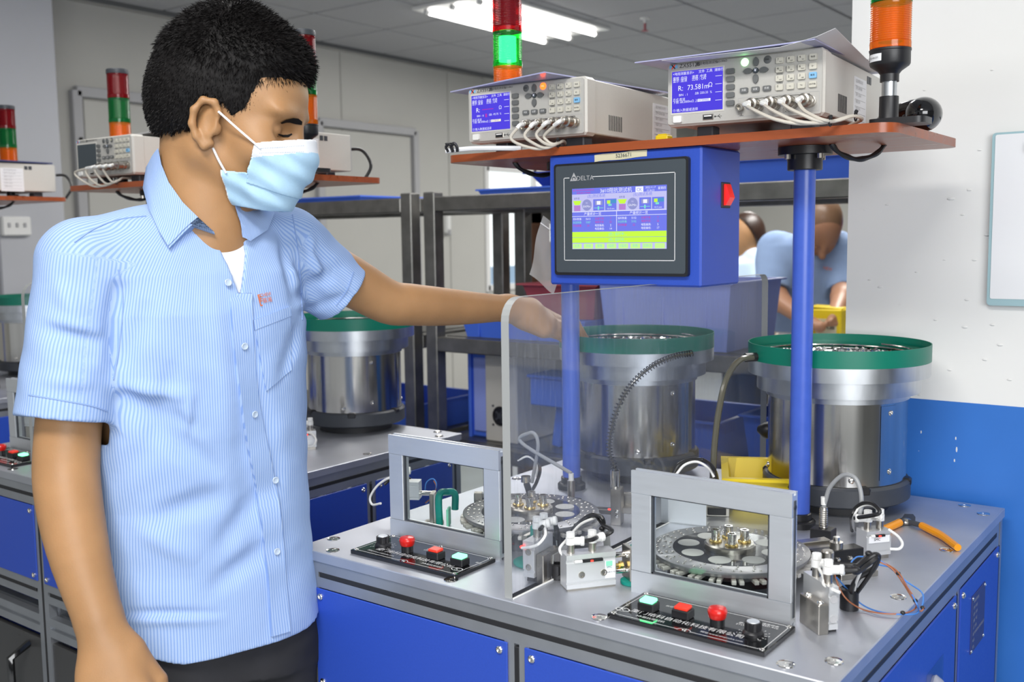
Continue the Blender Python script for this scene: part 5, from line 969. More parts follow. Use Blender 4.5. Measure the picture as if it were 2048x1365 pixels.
# bins on the rack
T_ = lambda *a, **k: tray(*a, **k)
T_('storage_bin', 'large pale blue bin on the rack, seen through the clear divider', 'bin', (-.145, 1.60, 1.039), .40, .34, .185, 'binl', lip=.012, taper=.92, ribs=3)
T_('parts_tray', 'rose pink tray on the rack, behind the reaching hand', 'tray', (-.50, 1.60, 1.105), .26, .30, .105, 'pink', lip=.014, taper=.78)
T_('storage_bin', 'shallow blue bin under the rose pink tray on the rack', 'bin', (-.625, 1.60, 1.039), .46, .34, .066, 'bin', lip=.003, taper=.94, ribs=4)
T_('parts_tray', 'wide blue tray on the top of the rack, right of the screen box', 'tray', (.20, 1.62, 1.480), .50, .34, .060, 'bin', lip=.014, taper=.9)
T_('parts_tray', 'second blue tray stacked on the top right tray of the rack', 'tray', (.23, 1.63, 1.5405), .46, .30, .060, 'binl', lip=.010, taper=.9)
T_('parts_tray', 'flat blue lid on the rack top, left of the screen box', 'lid', (-.60, 1.60, 1.480), .36, .34, .016, 'bin', lip=.006, taper=.97)
T_('parts_tray', 'dark grey blue tray on the flat blue lid, left of the screen box', 'tray', (-.47, 1.62, 1.4965), .30, .28, .045, 'bind', lip=.016, taper=.8)
T_('parts_tray', 'flat blue lid on the rack top behind the shoulder of the man', 'lid', (-1.50, 1.60, 1.480), .42, .34, .016, 'bin', lip=.006, taper=.97)
ub = thing('storage_bin', 'blue bin standing on end under the rack shelf beside the fan unit', 'bin', (-.875, 1.50, .7055), 0)
MB().box((.045, .09, .14), (.09, .18, .28), .006).build('shell', 'bin', ub); MB().box((-.004, .09, .14), (.012, .20, .285), .003).build('rim', 'bin', ub); MB().box((.045, .0, .14), (.07, .012, .24), .004).build('rib', 'binl', ub)
fu = thing('fan_unit', 'tall beige fan unit on the lowest rack shelf', 'cabinet', (-.735, 1.47, .7055))
MB().box((0, .11, .145), (.125, .22, .29), .004).build('case', 'beige', fu); MB().lathe([(.030, 0), (.031, .004), (.026, .005), (.024, .002), (0, .002)], (0, 0, .085), 28, axis=(0, -1, 0)).build('fan_ring', 'black', fu)
fh = MB().lathe([(.010, 0), (.010, .006), (0, .0065)], (0, 0, .085), 18, axis=(0, -1, 0)).build('fan_hub', 'dgrey', fu)
for k in range(5): q = k*2*PI/5; MB().box((.016*math.cos(q), -.003, .085+.016*math.sin(q)), (.014, .002, .006), rot=(0, -q, 0)).build('fan_blade', 'dgrey', fu)
for x in (-.03, .03):
    for z in (.055, .115): MB().cyl((x, 0, z), (x, -.003, z), .0035, seg=8).build('fan_screw', 'dgrey', fu)
MB().box((.022, -.003, .014), (.012, .006, .024), .002).build('cable_clip', 'black', fu)
sb = thing('hook_bin', 'blue open bin with a leg, seen through the clear divider left of the post', 'bin', (-.555, 1.46, .7055))
MB().box((0, .06, .175), (.12, .12, .085), .004).build('shell', 'bin', sb); MB().box((0, .06, .222), (.135, .135, .010), .003).build('rim', 'bin', sb); MB().box((.012, .06, .066), (.032, .032, .13), .004, rot=(0, .14, 0)).build('leg', 'bin', sb)
T_('storage_bin', 'blue bin on the lowest rack shelf, low behind the clear divider', 'bin', (-.20, 1.62, .7055), .42, .32, .14, 'bin', lip=.010, taper=.9)
T_('storage_bin', 'blue bin on the lowest rack shelf, low behind the right feeder', 'bin', (.28, 1.62, .7055), .40, .32, .17, 'bin', lip=.010, taper=.9)
T_('storage_bin', 'teal edged blue bin low behind the feeder under the arm', 'bin', (-1.25, 1.60, .7055), .42, .32, .10, 'bin', lip=.010, taper=.92)
hw = thing('hand_wheel', 'black hand wheel ring standing behind the rack under the zip bag', 'wheel', (-0.945, 2.05, 1.237))
MB().tube([(.085*math.cos(a), 0, .085*math.sin(a)) for a in np.linspace(0, 2*PI, 33)], .010, 8, smooth=False).build('rim', 'rubber', hw); MB().box((0, 0, 0), (.022, .018, .17), .003).build('spoke', 'lgrey', hw); MB().box((0, 0, -.02), (.10, .016, .012), .003).build('cross_bar', 'dgrey', hw); MB().box((0, 0, -.35), (.03, .03, .55), .004).build('stand', 'dsteel', hw); MB().box((0, 0, -.62), (.16, .16, .012)).box((0,0,-.95),(.03,.03,.66)).build('stand_foot', 'dsteel', hw)
# ================================================================ the far bay: bench, drawers and partitions
tb = thing('work_table', 'grey table with loose pale parts, in front of the bending man', 'table', (-.20, 2.55, 0))
MB().box((0, 0, .950), (1.3, .46, .03), .004).build('table_top', 'lgrey', tb)
for x in (-.6, .6):
    for y in (-.19, .19): MB().box((x, y, .4675), (.04, .04, .935), .003).build('leg', 'dsteel', tb)
random.seed(5); pg = MB()
for i in range(260):
    a = random.uniform(0, 2*PI); r = math.sqrt(random.random()); x, y = .17*r*math.cos(a), .10*r*math.sin(a); h = .055*(1-r)
    pg.box((x, y, .006+h*random.random()), (.018, .010, .008), .001, rot=(random.random()*3, random.random()*3, random.random()*3))
pgo = pg.build('loose_parts', 'gravel', None, (-.40, 2.50, .966)); tag(pgo, 'heap of loose pale parts on the grey table before the bending man', 'parts', kind='stuff')
yb = thing('tool_box', 'yellow tool box with a printed label under the hand of the bending man', 'box', (-.105, 2.62, .9655))
MB().box((0, 0, .055), (.125, .10, .11), .004).build('body', 'yellow', yb); MB().box((0, .0, .114), (.115, .09, .008), .003, rot=(0, .06, .1)).build('lid', 'yellow', yb); lbq = MB().box((.008, -.0505, .048), (.075, .001, .055)).build('label', 'tape', yb); text('lettering', '工具盒', .026, (.008, -.0515, .048), (1, 0, 0), (0, 0, 1), 'ink', lbq, sx=.85)
dr = thing('drawer_rack', 'rack of blue drawers behind the bald man, red drawer beneath', 'drawers', (-.10, 4.3, 0))
MB().box((.25, .2, .75), (.7, .4, 1.5), .004).build('frame', 'lgrey', dr)
for z, m in ((1.46, 'bind'), (1.40, 'bind'), (1.34, 'bind'), (1.26, 'red'), (1.14, 'lgrey')): MB().box((.25, -.015, z), (.66, .03, .052 if m == 'bind' else .075), .006).build('drawer', m, dr)
pa = thing('partition', 'dark blue partition panel with a white edge behind the bending man', 'partition', (-.20, 3.9, 0)); MB().box((.30, 0, .58), (.42, .03, 1.16), .004).build('panel', 'bind', pa); MB().box((.08, 0, .585), (.022, .034, 1.17), .003).build('edge_post', 'white', pa); MB().box((-.06, .05, .57), (.25, .02, 1.14), .003).build('grey_panel', 'lgrey', pa)
gp2 = thing('pipe', 'thin grey pipe on the pale far wall left of the blue post', 'pipe', (-1.42, 8.86, 0)); MB().cyl((0, 0, 0), (0, 0, 2.6), .025, seg=12).build('tube', 'gravel', gp2); MB().box((0, -.02, 1.45), (.09, .06, .12), .006).build('junction_box', 'lgrey', gp2)
# ================================================================ people: one smooth surface grown from signed distances
import openvdb
def smin(a, b, k): h = np.clip(.5+.5*(b-a)/k, 0, 1); return b*(1-h)+a*h-k*h*(1-h)
def smax(a, b, k): return -smin(-a, -b, k)
def _v(p): return np.array(p, dtype=np.float32)
def cone(a, b, ra, rb):
    a = _v(a); b = _v(b); ab = b-a; L = float(ab @ ab)
    lo = np.minimum(a-ra, b-rb).tolist(); hi = np.maximum(a+ra, b+rb).tolist()
    def f(P): t = np.clip(((P-a) @ ab)/max(L, 1e-9), 0, 1); return np.linalg.norm(P-a-t[..., None]*ab, axis=-1)-(ra+t*(rb-ra))
    return f, lo, hi
def ell(c, r, A=None):
    """ellipsoid with radii r along the rows of A"""
    c = _v(c); r = _v(r); A = np.eye(3, dtype=np.float32) if A is None else np.array(A, dtype=np.float32); R = float(max(r))
    def f(P): q = (P-c) @ A.T; k0 = np.linalg.norm(q/r, axis=-1); k1 = np.linalg.norm(q/(r*r), axis=-1); return k0*(k0-1)/np.maximum(k1, 1e-6)
    return f, (c-R).tolist(), (c+R).tolist()
def stack(keys, lat, fwd, e=2.4):
    """trunk: (centre, lateral radius, depth radius) keys from bottom to top"""
    Z = np.array([k[0][2] for k in keys]); CX = np.array([k[0][0] for k in keys]); CY = np.array([k[0][1] for k in keys]); A = np.array([k[1] for k in keys]); Bb = np.array([k[2] for k in keys])
    lat = _v(lat); fwd = _v(fwd); m = float(max(A.max(), Bb.max()))
    def f(P):
        z = P[..., 2]; zc = np.clip(z, Z[0], Z[-1]); a = np.interp(zc, Z, A); b = np.interp(zc, Z, Bb); dx = P[..., 0]-np.interp(zc, Z, CX); dy = P[..., 1]-np.interp(zc, Z, CY)
        u = np.abs(dx*lat[0]+dy*lat[1])/a; v = np.abs(dx*fwd[0]+dy*fwd[1])/b
        d = ((u**e+v**e)**(1/e)-1)*np.minimum(a, b)*1.05; dz = np.maximum(Z[0]-z, z-Z[-1]); return np.maximum(d, dz)
    return f, [float(CX.min()-m), float(CY.min()-m), float(Z[0])], [float(CX.max()+m), float(CY.max()+m), float(Z[-1])]
def chain(pts, rad, n=5):
    """a limb: one tapering tube along a smooth curve"""
    P = np.array([tuple(p) for p in catmull(pts, n)], np.float32); R = np.interp(np.linspace(0, len(rad)-1, len(P)), range(len(rad)), rad).astype(np.float32)
    R = np.convolve(np.pad(R, 3, mode='edge'), np.ones(7)/7, 'valid').astype(np.float32); m = float(R.max())
    def f(Q):
        best = np.full(Q.shape[:-1], 9., np.float32)
        for i in range(len(P)-1):
            ab = P[i+1]-P[i]; t = np.clip(((Q-P[i]) @ ab)/max(float(ab @ ab), 1e-9), 0, 1); best = np.minimum(best, np.linalg.norm(Q-P[i]-t[..., None]*ab, axis=-1)-(R[i]+t*(R[i+1]-R[i])))
        return best
    return f, (P.min(0)-m).tolist(), (P.max(0)+m).tolist()
class Field:
    def __init__(s, lo, hi, h): s.lo = np.array(lo, np.float32); s.h = h; s.n = np.ceil((np.array(hi)-s.lo)/h).astype(int)+1; s.band = 8*h; s.F = np.full(s.n, s.band, np.float32)
    def block(s, lo, hi, pad):
        i0 = np.clip(np.floor((np.array(lo)-pad-s.lo)/s.h).astype(int), 0, s.n); i1 = np.clip(np.ceil((np.array(hi)+pad-s.lo)/s.h).astype(int)+1, 0, s.n)
        ax = [s.lo[i]+np.arange(i0[i], i1[i])*np.float32(s.h) for i in range(3)]; G = np.stack(np.meshgrid(*ax, indexing='ij'), -1).astype(np.float32)
        return (slice(i0[0], i1[0]), slice(i0[1], i1[1]), slice(i0[2], i1[2])), G
    def add(s, prim, k=.012):
        f, lo, hi = prim; sl, G = s.block(lo, hi, s.band+k)
        if G.size: s.F[sl] = np.minimum(s.band, smin(s.F[sl], f(G).astype(np.float32), k)); 
        return s
    def sub(s, prim, k=.006):
        f, lo, hi = prim; sl, G = s.block(lo, hi, s.band)
        if G.size: s.F[sl] = smax(s.F[sl], -f(G).astype(np.float32), k)
        return s
    def apply(s, fn):
        sl, G = s.block(s.lo, s.lo+s.n*s.h, 0); s.F = fn(s.F, G).astype(np.float32); return s
    def mesh(s):
        g = openvdb.FloatGrid(s.band); g.copyFromArray(np.ascontiguousarray(np.minimum(s.F, s.band)), tolerance=0)
        p, q = g.convertToQuads(0.0); return p*s.h+s.lo, q
def field_mesh(name, F, mats, parent=None, flip=False, smooth_it=0):
    p, q = F.mesh() if isinstance(F, Field) else F
    me = bpy.data.meshes.new(name); me.vertices.add(len(p)); me.vertices.foreach_set('co', np.asarray(p, np.float32).ravel())
    q = q[:, ::-1] if flip else q
    me.loops.add(len(q)*4); me.loops.foreach_set('vertex_index', np.asarray(q, np.int32).ravel()); me.polygons.add(len(q))
    me.polygons.foreach_set('loop_start', np.arange(0, len(q)*4, 4, dtype=np.int32)); me.polygons.foreach_set('loop_total', np.full(len(q), 4, np.int32)); me.polygons.foreach_set('use_smooth', np.ones(len(q), bool))
    me.update(calc_edges=True); me.validate()
    for m in (mats if isinstance(mats, (list, tuple)) else [mats]): me.materials.append(MT[m] if isinstance(m, str) else m)
    o = link(name, me, parent)
    if parent: o.matrix_parent_inverse = MX.Translation(-V(parent.location))
    return o
def seg_crease(a, b, w_, amp):
    a = _v(a); b = _v(b); ab = b-a; L = float(ab @ ab)
    lo = np.minimum(a, b)-3*w_; hi = np.maximum(a, b)+3*w_
    def f(P): t = np.clip(((P-a) @ ab)/L, 0, 1); d = np.linalg.norm(P-a-t[..., None]*ab, axis=-1); return amp*np.exp(-(d/w_)**2)*(.25+.75*np.sin(np.clip(t, 0, 1)*np.pi))
    return f, lo, hi
def crease(F, a, b, w_=.012, amp=.005):
    f, lo, hi = seg_crease(a, b, w_, amp); sl, G = F.block(lo, hi, 0)
    if G.size: F.F[sl] += f(G).astype(np.float32)
def bvh_of(o):
    from mathutils.bvhtree import BVHTree
    me = o.data; return BVHTree.FromPolygons([tuple(v.co) for v in me.vertices], [tuple(p.vertices) for p in me.polygons])
CAM = V((1.17584, -1.00629, 1.35))
# ================================================================ the young man in the pale blue work shirt
man = thing('person', 'young man in pale blue striped work shirt and blue face mask, reaching into a feeder', 'person', (-.05, -.10, 0))
hC = np.array((0.011, -0.102, 1.549)); hF = np.array((.80132, .47901, -.35837)); hU = np.array((.30760, .18388, .93358)); hS = np.array((.51309, -.85833, 0)); HA = np.stack([hF, hU, hS])
def H(f, u, s=0): return tuple(hC+hF*f+hU*u+hS*s)
LAT = (.31, .951); FWD = (.951, -.31)
tk = [((-0.06, -0.131, 0.673), .168, .122), ((-0.063, -0.125, 0.782), .168, .120), ((-0.069, -0.121, 0.895), .160, .116), ((-0.067, -0.12, 0.985), .155, .114), ((-0.064, -0.124, 1.083), .157, .116), ((-0.065, -0.125, 1.179), .163, .118), ((-0.063, -0.127, 1.252), .165, .113), ((-0.059, -0.123, 1.305), .160, .098), ((-0.051, -0.116, 1.344), .115, .078), ((-0.045, -0.111, 1.369), .070, .062)]
SR = (-0.089, -0.27, 1.319); SL = (-0.03, 0.028, 1.335); neck0 = (-0.035, -0.111, 1.358)
ER = (-0.077, -0.317, 1.076); WR = (0.013, -0.338, 0.878); EL = (0.037, 0.23, 1.24); WL = (0.077, 0.446, 1.221)
# --- skin: head, neck, arms, hands in one field
F = Field((-.27, -.47, .72), (.24, .70, 1.72), .0023)
F.add(stack([(k[0], k[1]-.026, k[2]-.026) for k in tk[1:-1]], LAT, FWD), .01)
F.add(cone(neck0, H(-.022, -.050), .055, .050), .02)
F.add(cone((-0.045, -0.116, 1.323), H(-.012, -.08), .070, .050), .03)
F.add(ell(H(.002, .018), (.094, .096, .074), HA), .02)
F.add(ell(H(-.022, .002), (.074, .088, .071), HA), .02)
F.add(ell(H(.050, -.040), (.058, .080, .060), HA), .02)
F.add(ell(H(.060, .018), (.044, .046, .056), HA), .02)
F.add(cone(H(.010, -.080, .046), H(.080, -.106, .012), .022, .017), .02); F.add(cone(H(.010, -.080, -.046), H(.080, -.106, -.012), .022, .017), .02)
F.add(ell(H(.088, -.108), (.018, .014, .022), HA), .015); F.add(cone(H(.02, -.085), H(.075, -.108), .034, .024), .02)
F.add(cone(H(.098, .002), H(.114, -.038), .0085, .0125), .014); F.add(ell(H(.106, -.043, .011), (.012, .009, .010), HA), .006); F.add(ell(H(.106, -.043, -.011), (.012, .009, .010), HA), .006)
for s in (1, -1):
    F.add(ell(H(.089, .006, .030*s), (.016, .010, .026), HA), .014)             # brow
    F.add(ell(H(.076, -.046, .043*s), (.024, .024, .019), HA), .02)             # cheek
    F.sub(ell(H(.106, -.021, .031*s), (.016, .010, .017), HA), .012)            # socket
    F.add(ell(H(.083, -.022, .031*s), (.0135, .0120, .0150), HA), .003)         # lids
F.add(ell(H(.102, -.075), (.012, .016, .024), HA), .01)                          # mouth mass
# ears
for s in (1, -1):
    e = lambda f, u, d: H(f, u, s*(.071+d))
    rim = [(.026, -.024, .006), (.018, -.014, .010), (.004, -.016, .013), (-.003, -.032, .015), (-.001, -.050, .013), (.008, -.064, .009), (.020, -.073, .004), (.026, -.066, .001)]
    for a, b in zip(rim[:-1], rim[1:]): F.add(cone(e(*a), e(*b), .0046, .0046), .004)
    F.add(ell(e(.014, -.042, .002), (.016, .027, .0065), np.stack([hF, hU, hS+.25*s*hF*-1])), .006)
    F.sub(ell(e(.018, -.041, .012), (.0085, .0145, .0065), HA), .004); F.sub(ell(e(.012, -.026, .013), (.008, .006, .004), HA), .003)
    F.add(ell(e(.029, -.046, .001), (.005, .008, .005), HA), .004)
# right arm hanging nearest the camera
F.add(chain([SR, (-0.084, -0.294, 1.196), ER, (-0.057, -0.329, 1.018), (-0.022, -0.337, 0.946), WR], [.045, .042, .0405, .0425, .0365, .0285], 4), .012)
def hand(Fd, wrist, kn, tips, thumb, r0=.030, rk=.0095):
    """palm from the wrist to four knuckles, each finger a bent chain, thumb from the side of the palm"""
    for i, k in enumerate(kn):
        Fd.add(cone(wrist, k, r0*.62, .0135), .012)
    for k, (m, t) in zip(kn, tips):
        Fd.add(cone(k, m, .0105, .0092), .006); Fd.add(cone(m, t, .0092, .0072), .003)
    Fd.add(cone(thumb[0], thumb[1], .015, .0115), .012); Fd.add(cone(thumb[1], thumb[2], .0108, .0085), .003)
hR = V(WR); ax = (V((0.054, -0.345, 0.784))-V((0.018, -0.34, 0.867))).normalized(); sd = V((.55, .62, 0)).normalized(); bk = ax.cross(sd)
p0 = V((0.022, -0.339, 0.863))
kn = [p0+ax*.085+sd*x+bk*y for x, y in ((.034, .004), (.012, .008), (-.011, .007), (-.031, .002))]
tp = [(k+ax*l*.55-bk*.004, k+ax*l*.92-bk*.024) for k, l in zip(kn, (.070, .078, .072, .056))]
F.add(ell(p0+ax*.045, (.040, .046, .021), np.stack([sd, ax, bk])), .02)
hand(F, WR, kn, tp, (p0+ax*.030+sd*.030-bk*.006, p0+ax*.068+sd*.050-bk*.016, p0+ax*.098+sd*.052-bk*.022), .034)
# left arm reaching away
F.add(chain([SL, (0.001, 0.127, 1.283), (0.023, 0.189, 1.247), EL, (0.053, 0.304, 1.232), (0.066, 0.376, 1.226), WL, (0.089, 0.479, 1.211)], [.046, .040, .0355, .0355, .0325, .0265, .0225, .0225], 4), .012)
knL = [(0.097, 0.534, 1.195), (0.109, 0.523, 1.189), (0.115, 0.511, 1.183), (0.114, 0.5, 1.18)]
tpL = [((0.119, 0.599, 1.185), (0.134, 0.624, 1.141)), ((0.129, 0.58, 1.177), (0.139, 0.602, 1.138)), ((0.127, 0.559, 1.169), (0.141, 0.578, 1.139)), ((0.124, 0.544, 1.165), (0.142, 0.56, 1.138))]
F.add(cone(WL, (0.095, 0.489, 1.207), .0225, .0235), .015); F.add(cone((0.089, 0.492, 1.214), (0.105, 0.523, 1.191), .0215, .0160), .015); F.add(cone((0.093, 0.481, 1.2), (0.109, 0.507, 1.183), .0200, .0150), .015)
hand(F, (0.087, 0.474, 1.21), knL, tpL, ((0.088, 0.498, 1.217), (0.09, 0.578, 1.191), (0.1, 0.62, 1.165)), .030)
body = field_mesh('body', F, 'skin', man); del F
def near(o, pts, r, mi):
    for p in o.data.polygons:
        c = p.center
        for q in pts:
            if (c-V(q)).length < r: p.material_index = mi
# eyes and brows
bB = bvh_of(body)
def on(bvh, target, off=.0):
    d = (V(target)-CAM).normalized(); h = bvh.ray_cast(CAM, d)
    if h[0] is None: return V(target), -d
    n = h[1] if h[1].dot(d) < 0 else -h[1]
    return h[0]+n*off, n
def pchild(o, parent): o.parent = parent; o.matrix_parent_inverse = MX.Translation(-V(man.location)); return o
def ribbon(name, bvh, line, wid, off, m, taper=True, parent=None):
    P = [on(bvh, p, off) for p in line]; n = len(P); vs = []; fs = []
    for i, (p, nn) in enumerate(P):
        d = (P[min(i+1, n-1)][0]-P[max(i-1, 0)][0]).normalized(); x = nn.cross(d).normalized(); w_ = wid*(math.sin(PI*(i+.35)/(n-.3))**.5 if taper else 1); vs += [p-x*w_/2, p+x*w_/2]
    for i in range(n-1): fs.append((2*i, 2*i+1, 2*i+3, 2*i+2))
    return pchild(MB().add(vs, fs).build(name, m), parent or man)
brow = [(0.098, -0.086, 1.507), (0.103, -0.081, 1.51), (0.109, -0.077, 1.511), (0.115, -0.073, 1.509), (0.12, -0.069, 1.506)]
ribbon('eyebrow', bB, brow, .0095, .0012, 'hair')
ribbon('eyelashes', bB, [(0.096, -0.09, 1.492), (0.101, -0.086, 1.489), (0.107, -0.082, 1.489), (0.111, -0.078, 1.492)], .0036, .0010, 'hair')
for s in (1, -1):
    bmh = MB()
    for k in range(16):
        t = k/15; c0 = V(H(.100-.010*t, .006+.004*math.sin(t*3), -(.012+.034*t))) if s < 0 else None
    if s < 0: tag(MB().tube([H(.1015, .008, -.014), H(.099, .011, -.03), H(.088, .009, -.046)], .0028, 6).build('eyebrow', 'hair', None), None); pchild(bpy.data.objects['eyebrow.001'], man)
    eb = MB().sph(H(.083, -.026, .031*s), .0128, (1, 1, 1), 16, 10); pchild(eb.build('eyeball', 'eye'), man)
# --- hair
Fh = Field(tuple(hC-.15), tuple(hC+.16), .0022)
Fh.add(ell(H(-.006, .020), (.101, .106, .081), HA), .01); Fh.add(ell(H(-.030, -.010), (.080, .094, .082), HA), .02); Fh.add(ell(H(.054, .066), (.042, .038, .056), HA), .02)
fk = [-.13, -.06, -.037, -.012, -.006, .0, .03, .046, .058, .066, .074, .082, .090, .097, .12]; uk = [-.080, -.080, -.072, -.060, -.030, -.011, -.014, -.036, -.036, -.018, -.002, .022, .048, .068, .084]
def hairline(Fv, G):
    q = G-hC.astype(np.float32); f = q @ hF.astype(np.float32); u = q @ hU.astype(np.float32)
    jag = .004*np.sin(f*420)*np.sin(f*171+1); lim = np.interp(f, fk, uk)+jag
    Fv = np.maximum(Fv, (lim-u)*.75)
    return Fv+.0009*np.sin(q[..., 0]*330+3*np.sin(q[..., 1]*190))*np.sin(q[..., 1]*290+2*np.sin(q[..., 2]*210))*np.sin(q[..., 2]*310)
Fh.apply(hairline)
hm = field_mesh('hair', Fh, 'hair', man); del Fh
random.seed(2); me = hm.data; vs = []; fs = []
pl_ = [p for p in me.polygons]; rnd = random.Random(4)
for _ in range(30000):
    p = pl_[rnd.randrange(len(pl_))]; c = p.center; n = p.normal; q = np.array(c)-hC; f, u, s = q @ hF, q @ hU, q @ hS
    if ((q/.1)**2).sum() < .35: continue
    flow = V(hF)*(.55 if u > .05 else .1)-V(hU)*(.9 if u < .05 else .15)
    if f < -.02: flow = -V(hU)*.8-V(hF)*.1
    if n.dot(V(c)-V(hC)) < 0: continue
    L = (.0125 if u > .03 else .0062)*rnd.uniform(.6, 1.25); d = (n*(.9 if u > .04 else .45)+flow+V((rnd.gauss(0, .25), rnd.gauss(0, .25), rnd.gauss(0, .25)))).normalized()
    x = d.cross(V((rnd.gauss(0, 1), rnd.gauss(0, 1), rnd.gauss(0, 1)))).normalized()*.0006
    b = c-n*.001; m_ = b+d*L*.55+n*L*.05; t = b+d*L-n*L*.10; k = len(vs); vs += [b-x, b+x, m_+x*.7, m_-x*.7, t]; fs += [(k, k+1, k+2, k+3), (k+3, k+2, k+4)]
hs_ = bpy.data.meshes.new('hair_strands'); hs_.from_pydata([tuple(v) for v in vs], [], fs); hs_.materials.append(MT['hair'])
so_ = pchild(link('hair_strands', hs_), man); so_['kind'] = 'stuff'
# --- face mask grown around the lower face
def mask_part(name, poly_top, region, off, m):
    Fm = Field(tuple(hC-.16), tuple(hC+.16), .0017)
    Fm.add(ell(H(.046, -.048), (.064+off, .082+off, .062+off), HA), .01); Fm.add(cone(H(.098, -.020), H(.106, -.048), .014+off, .020+off), .025); Fm.add(cone(H(.106, -.048), H(.100, -.092), .020+off, .022+off), .03)
    Fm.add(cone(H(.02, -.085), H(.086, -.104), .040+off, .024+off), .03)
    def fn(Fv, G):
        q = G-hC.astype(np.float32); f = q @ hF.astype(np.float32); u = q @ hU.astype(np.float32); s = q @ hS.astype(np.float32)
        Fv = Fv+.0016*np.sin((u+.25*f)*230)*(np.abs(s) > .0)*np.clip((.03+np.abs(s))*12, .3, 1)+.0012*np.sin(f*160+u*90)
        sh = np.maximum(Fv, -(Fv+.0026)); return np.maximum(sh, region(f, u, np.abs(s)))
    Fm.apply(fn); return field_mesh(name, Fm, m, man)
def line(f, u, a, b):     # >0 on the left of a->b in the f,u plane
    dx, dy = b[0]-a[0], b[1]-a[1]; L = math.hypot(dx, dy); return ((f-a[0])*-dy+(u-a[1])*dx)/L
TL, TR = (.082, -.044), (.121, -.023)
def reg_upper(f, u, s): return np.maximum(np.maximum(line(f, u, TL, TR), .0800+.03*np.maximum(0, -.064-u)-f), -.100-u)
def reg_lower(f, u, s): return np.maximum(np.maximum(line(f, u, (.048, -.0945), (.120, -.076)), line(f, u, (.0640, -.140), (.046, -.0955))*1.0), -line(f, u, (.060, -.138), (.125, -.126)))
mk = mask_part('face_mask', None, reg_upper, .0130, ['mask', 'maskw']); ml = mask_part('mask_flap', None, reg_lower, .0110, ['mask', 'maskw'])
mk.data.materials[0] = MT['mask']
for p in mk.data.polygons:
    q = np.array(p.center)-hC; t = -line(q @ hF, q @ hU, TL, TR)
    if t < .0185: p.material_index = 1
for p in ml.data.polygons:
    q = np.array(p.center)-hC
    if abs(line(q @ hF, q @ hU, (.0640, -.140), (.046, -.0955))) < .0018: p.material_index = 1
bM = bvh_of(mk)
for a, b in (((0.094, -0.119, 1.471), (0.139, -0.084, 1.474)), ((0.094, -0.12, 1.465), (0.139, -0.085, 1.466))):
    dm = MB()
    for i in range(26):
        t = i/25; p, n = on(bM, V(a).lerp(V(b), t), .0004); dm.sph(p, .0005, (1, 1, 1), 5, 4)
    o = pchild(dm.build('stitching', 'shirt2'), man); o['kind'] = 'stuff'
MB_loop = lambda pts: pchild(MB().tube(pts, .0016, 6).build('ear_loop', 'maskw'), man)
pe = on(bB, (0.047, -0.148, 1.521), .003)[0]; pm = on(bM, (0.094, -0.119, 1.471), .002)[0]; MB_loop([pe, pe.lerp(pm, .5)+V(hS)*.002, pm])
pe = on(bB, (0.044, -0.157, 1.472), .003)[0]; pm = on(bvh_of(ml), (0.059, -0.149, 1.439), .002)[0]; MB_loop([pe, pe.lerp(pm, .5)+V(hS)*.002, pm])
pe = V(H(.02, -.018, -.078)); pm = V(H(.083, -.048, -.06)); MB_loop([pe, pe.lerp(pm, .5)-V(hS)*.004, pm]); pe = V(H(.028, -.068, -.078)); pm = V(H(.055, -.10, -.062)); MB_loop([pe, pe.lerp(pm, .5)-V(hS)*.004, pm])
# --- white T-shirt neckline
Ft = Field((-.20, -.32, 1.15), (.16, .10, 1.42), .003)
Ft.add(stack([(k[0], k[1]-.012, k[2]-.012) for k in tk[4:]], LAT, FWD), .01); Ft.add(cone((-0.044, -0.114, 1.337), (-0.024, -0.112, 1.386), .078, .0555), .02)
def neckcut(Fv, G):
    a = _v(neck0); ax_ = _v(H(-.03, -.055))-a; ax_ /= np.linalg.norm(ax_); h = (G-a) @ ax_; r = np.linalg.norm((G-a)-h[..., None]*ax_, axis=-1)
    return np.maximum(Fv, h-.022)
Ft.apply(neckcut); field_mesh('undershirt', Ft, 'tee', man); del Ft
# --- the shirt
CUR_C = (-0.08, -0.314, 1.119); CUL = (-0.001, 0.11, 1.264)
Fs = Field((-.27, -.44, .70), (.20, .33, 1.43), .0028)
ST_T = stack(tk, LAT, FWD); ST_R = [cone(SR, CUR_C, .060, .0635), cone((-0.062, -0.166, 1.335), SR, .070, .060)]; ST_L = [cone(SL, CUL, .064, .0540), cone((-0.05, -0.055, 1.343), SL, .070, .060)]
Fq = Field((-.27, -.44, .70), (.20, .33, 1.43), .0028)
for c in ST_R+ST_L: Fq.add(c, .012)
def cuffs(Fv, G):
    for A, Bq in ((SR, CUR_C), (SL, CUL)):
        a = _v(A); b = _v(Bq); d = (b-a)/np.linalg.norm(b-a); h = (G-b) @ d; Fv = np.where(np.linalg.norm(G-b, axis=-1) < .17, np.maximum(Fv, h), Fv)
    return Fv
Fq.apply(cuffs)
Fs.add(ST_T, .01); Fs.F = smin(Fs.F, Fq.F, .022).astype(np.float32)
rng = np.random.RandomState(5)
pre = field_mesh('shirt_form', Fs, 'shirt'); bP = bvh_of(pre); bpy.data.objects.remove(pre)
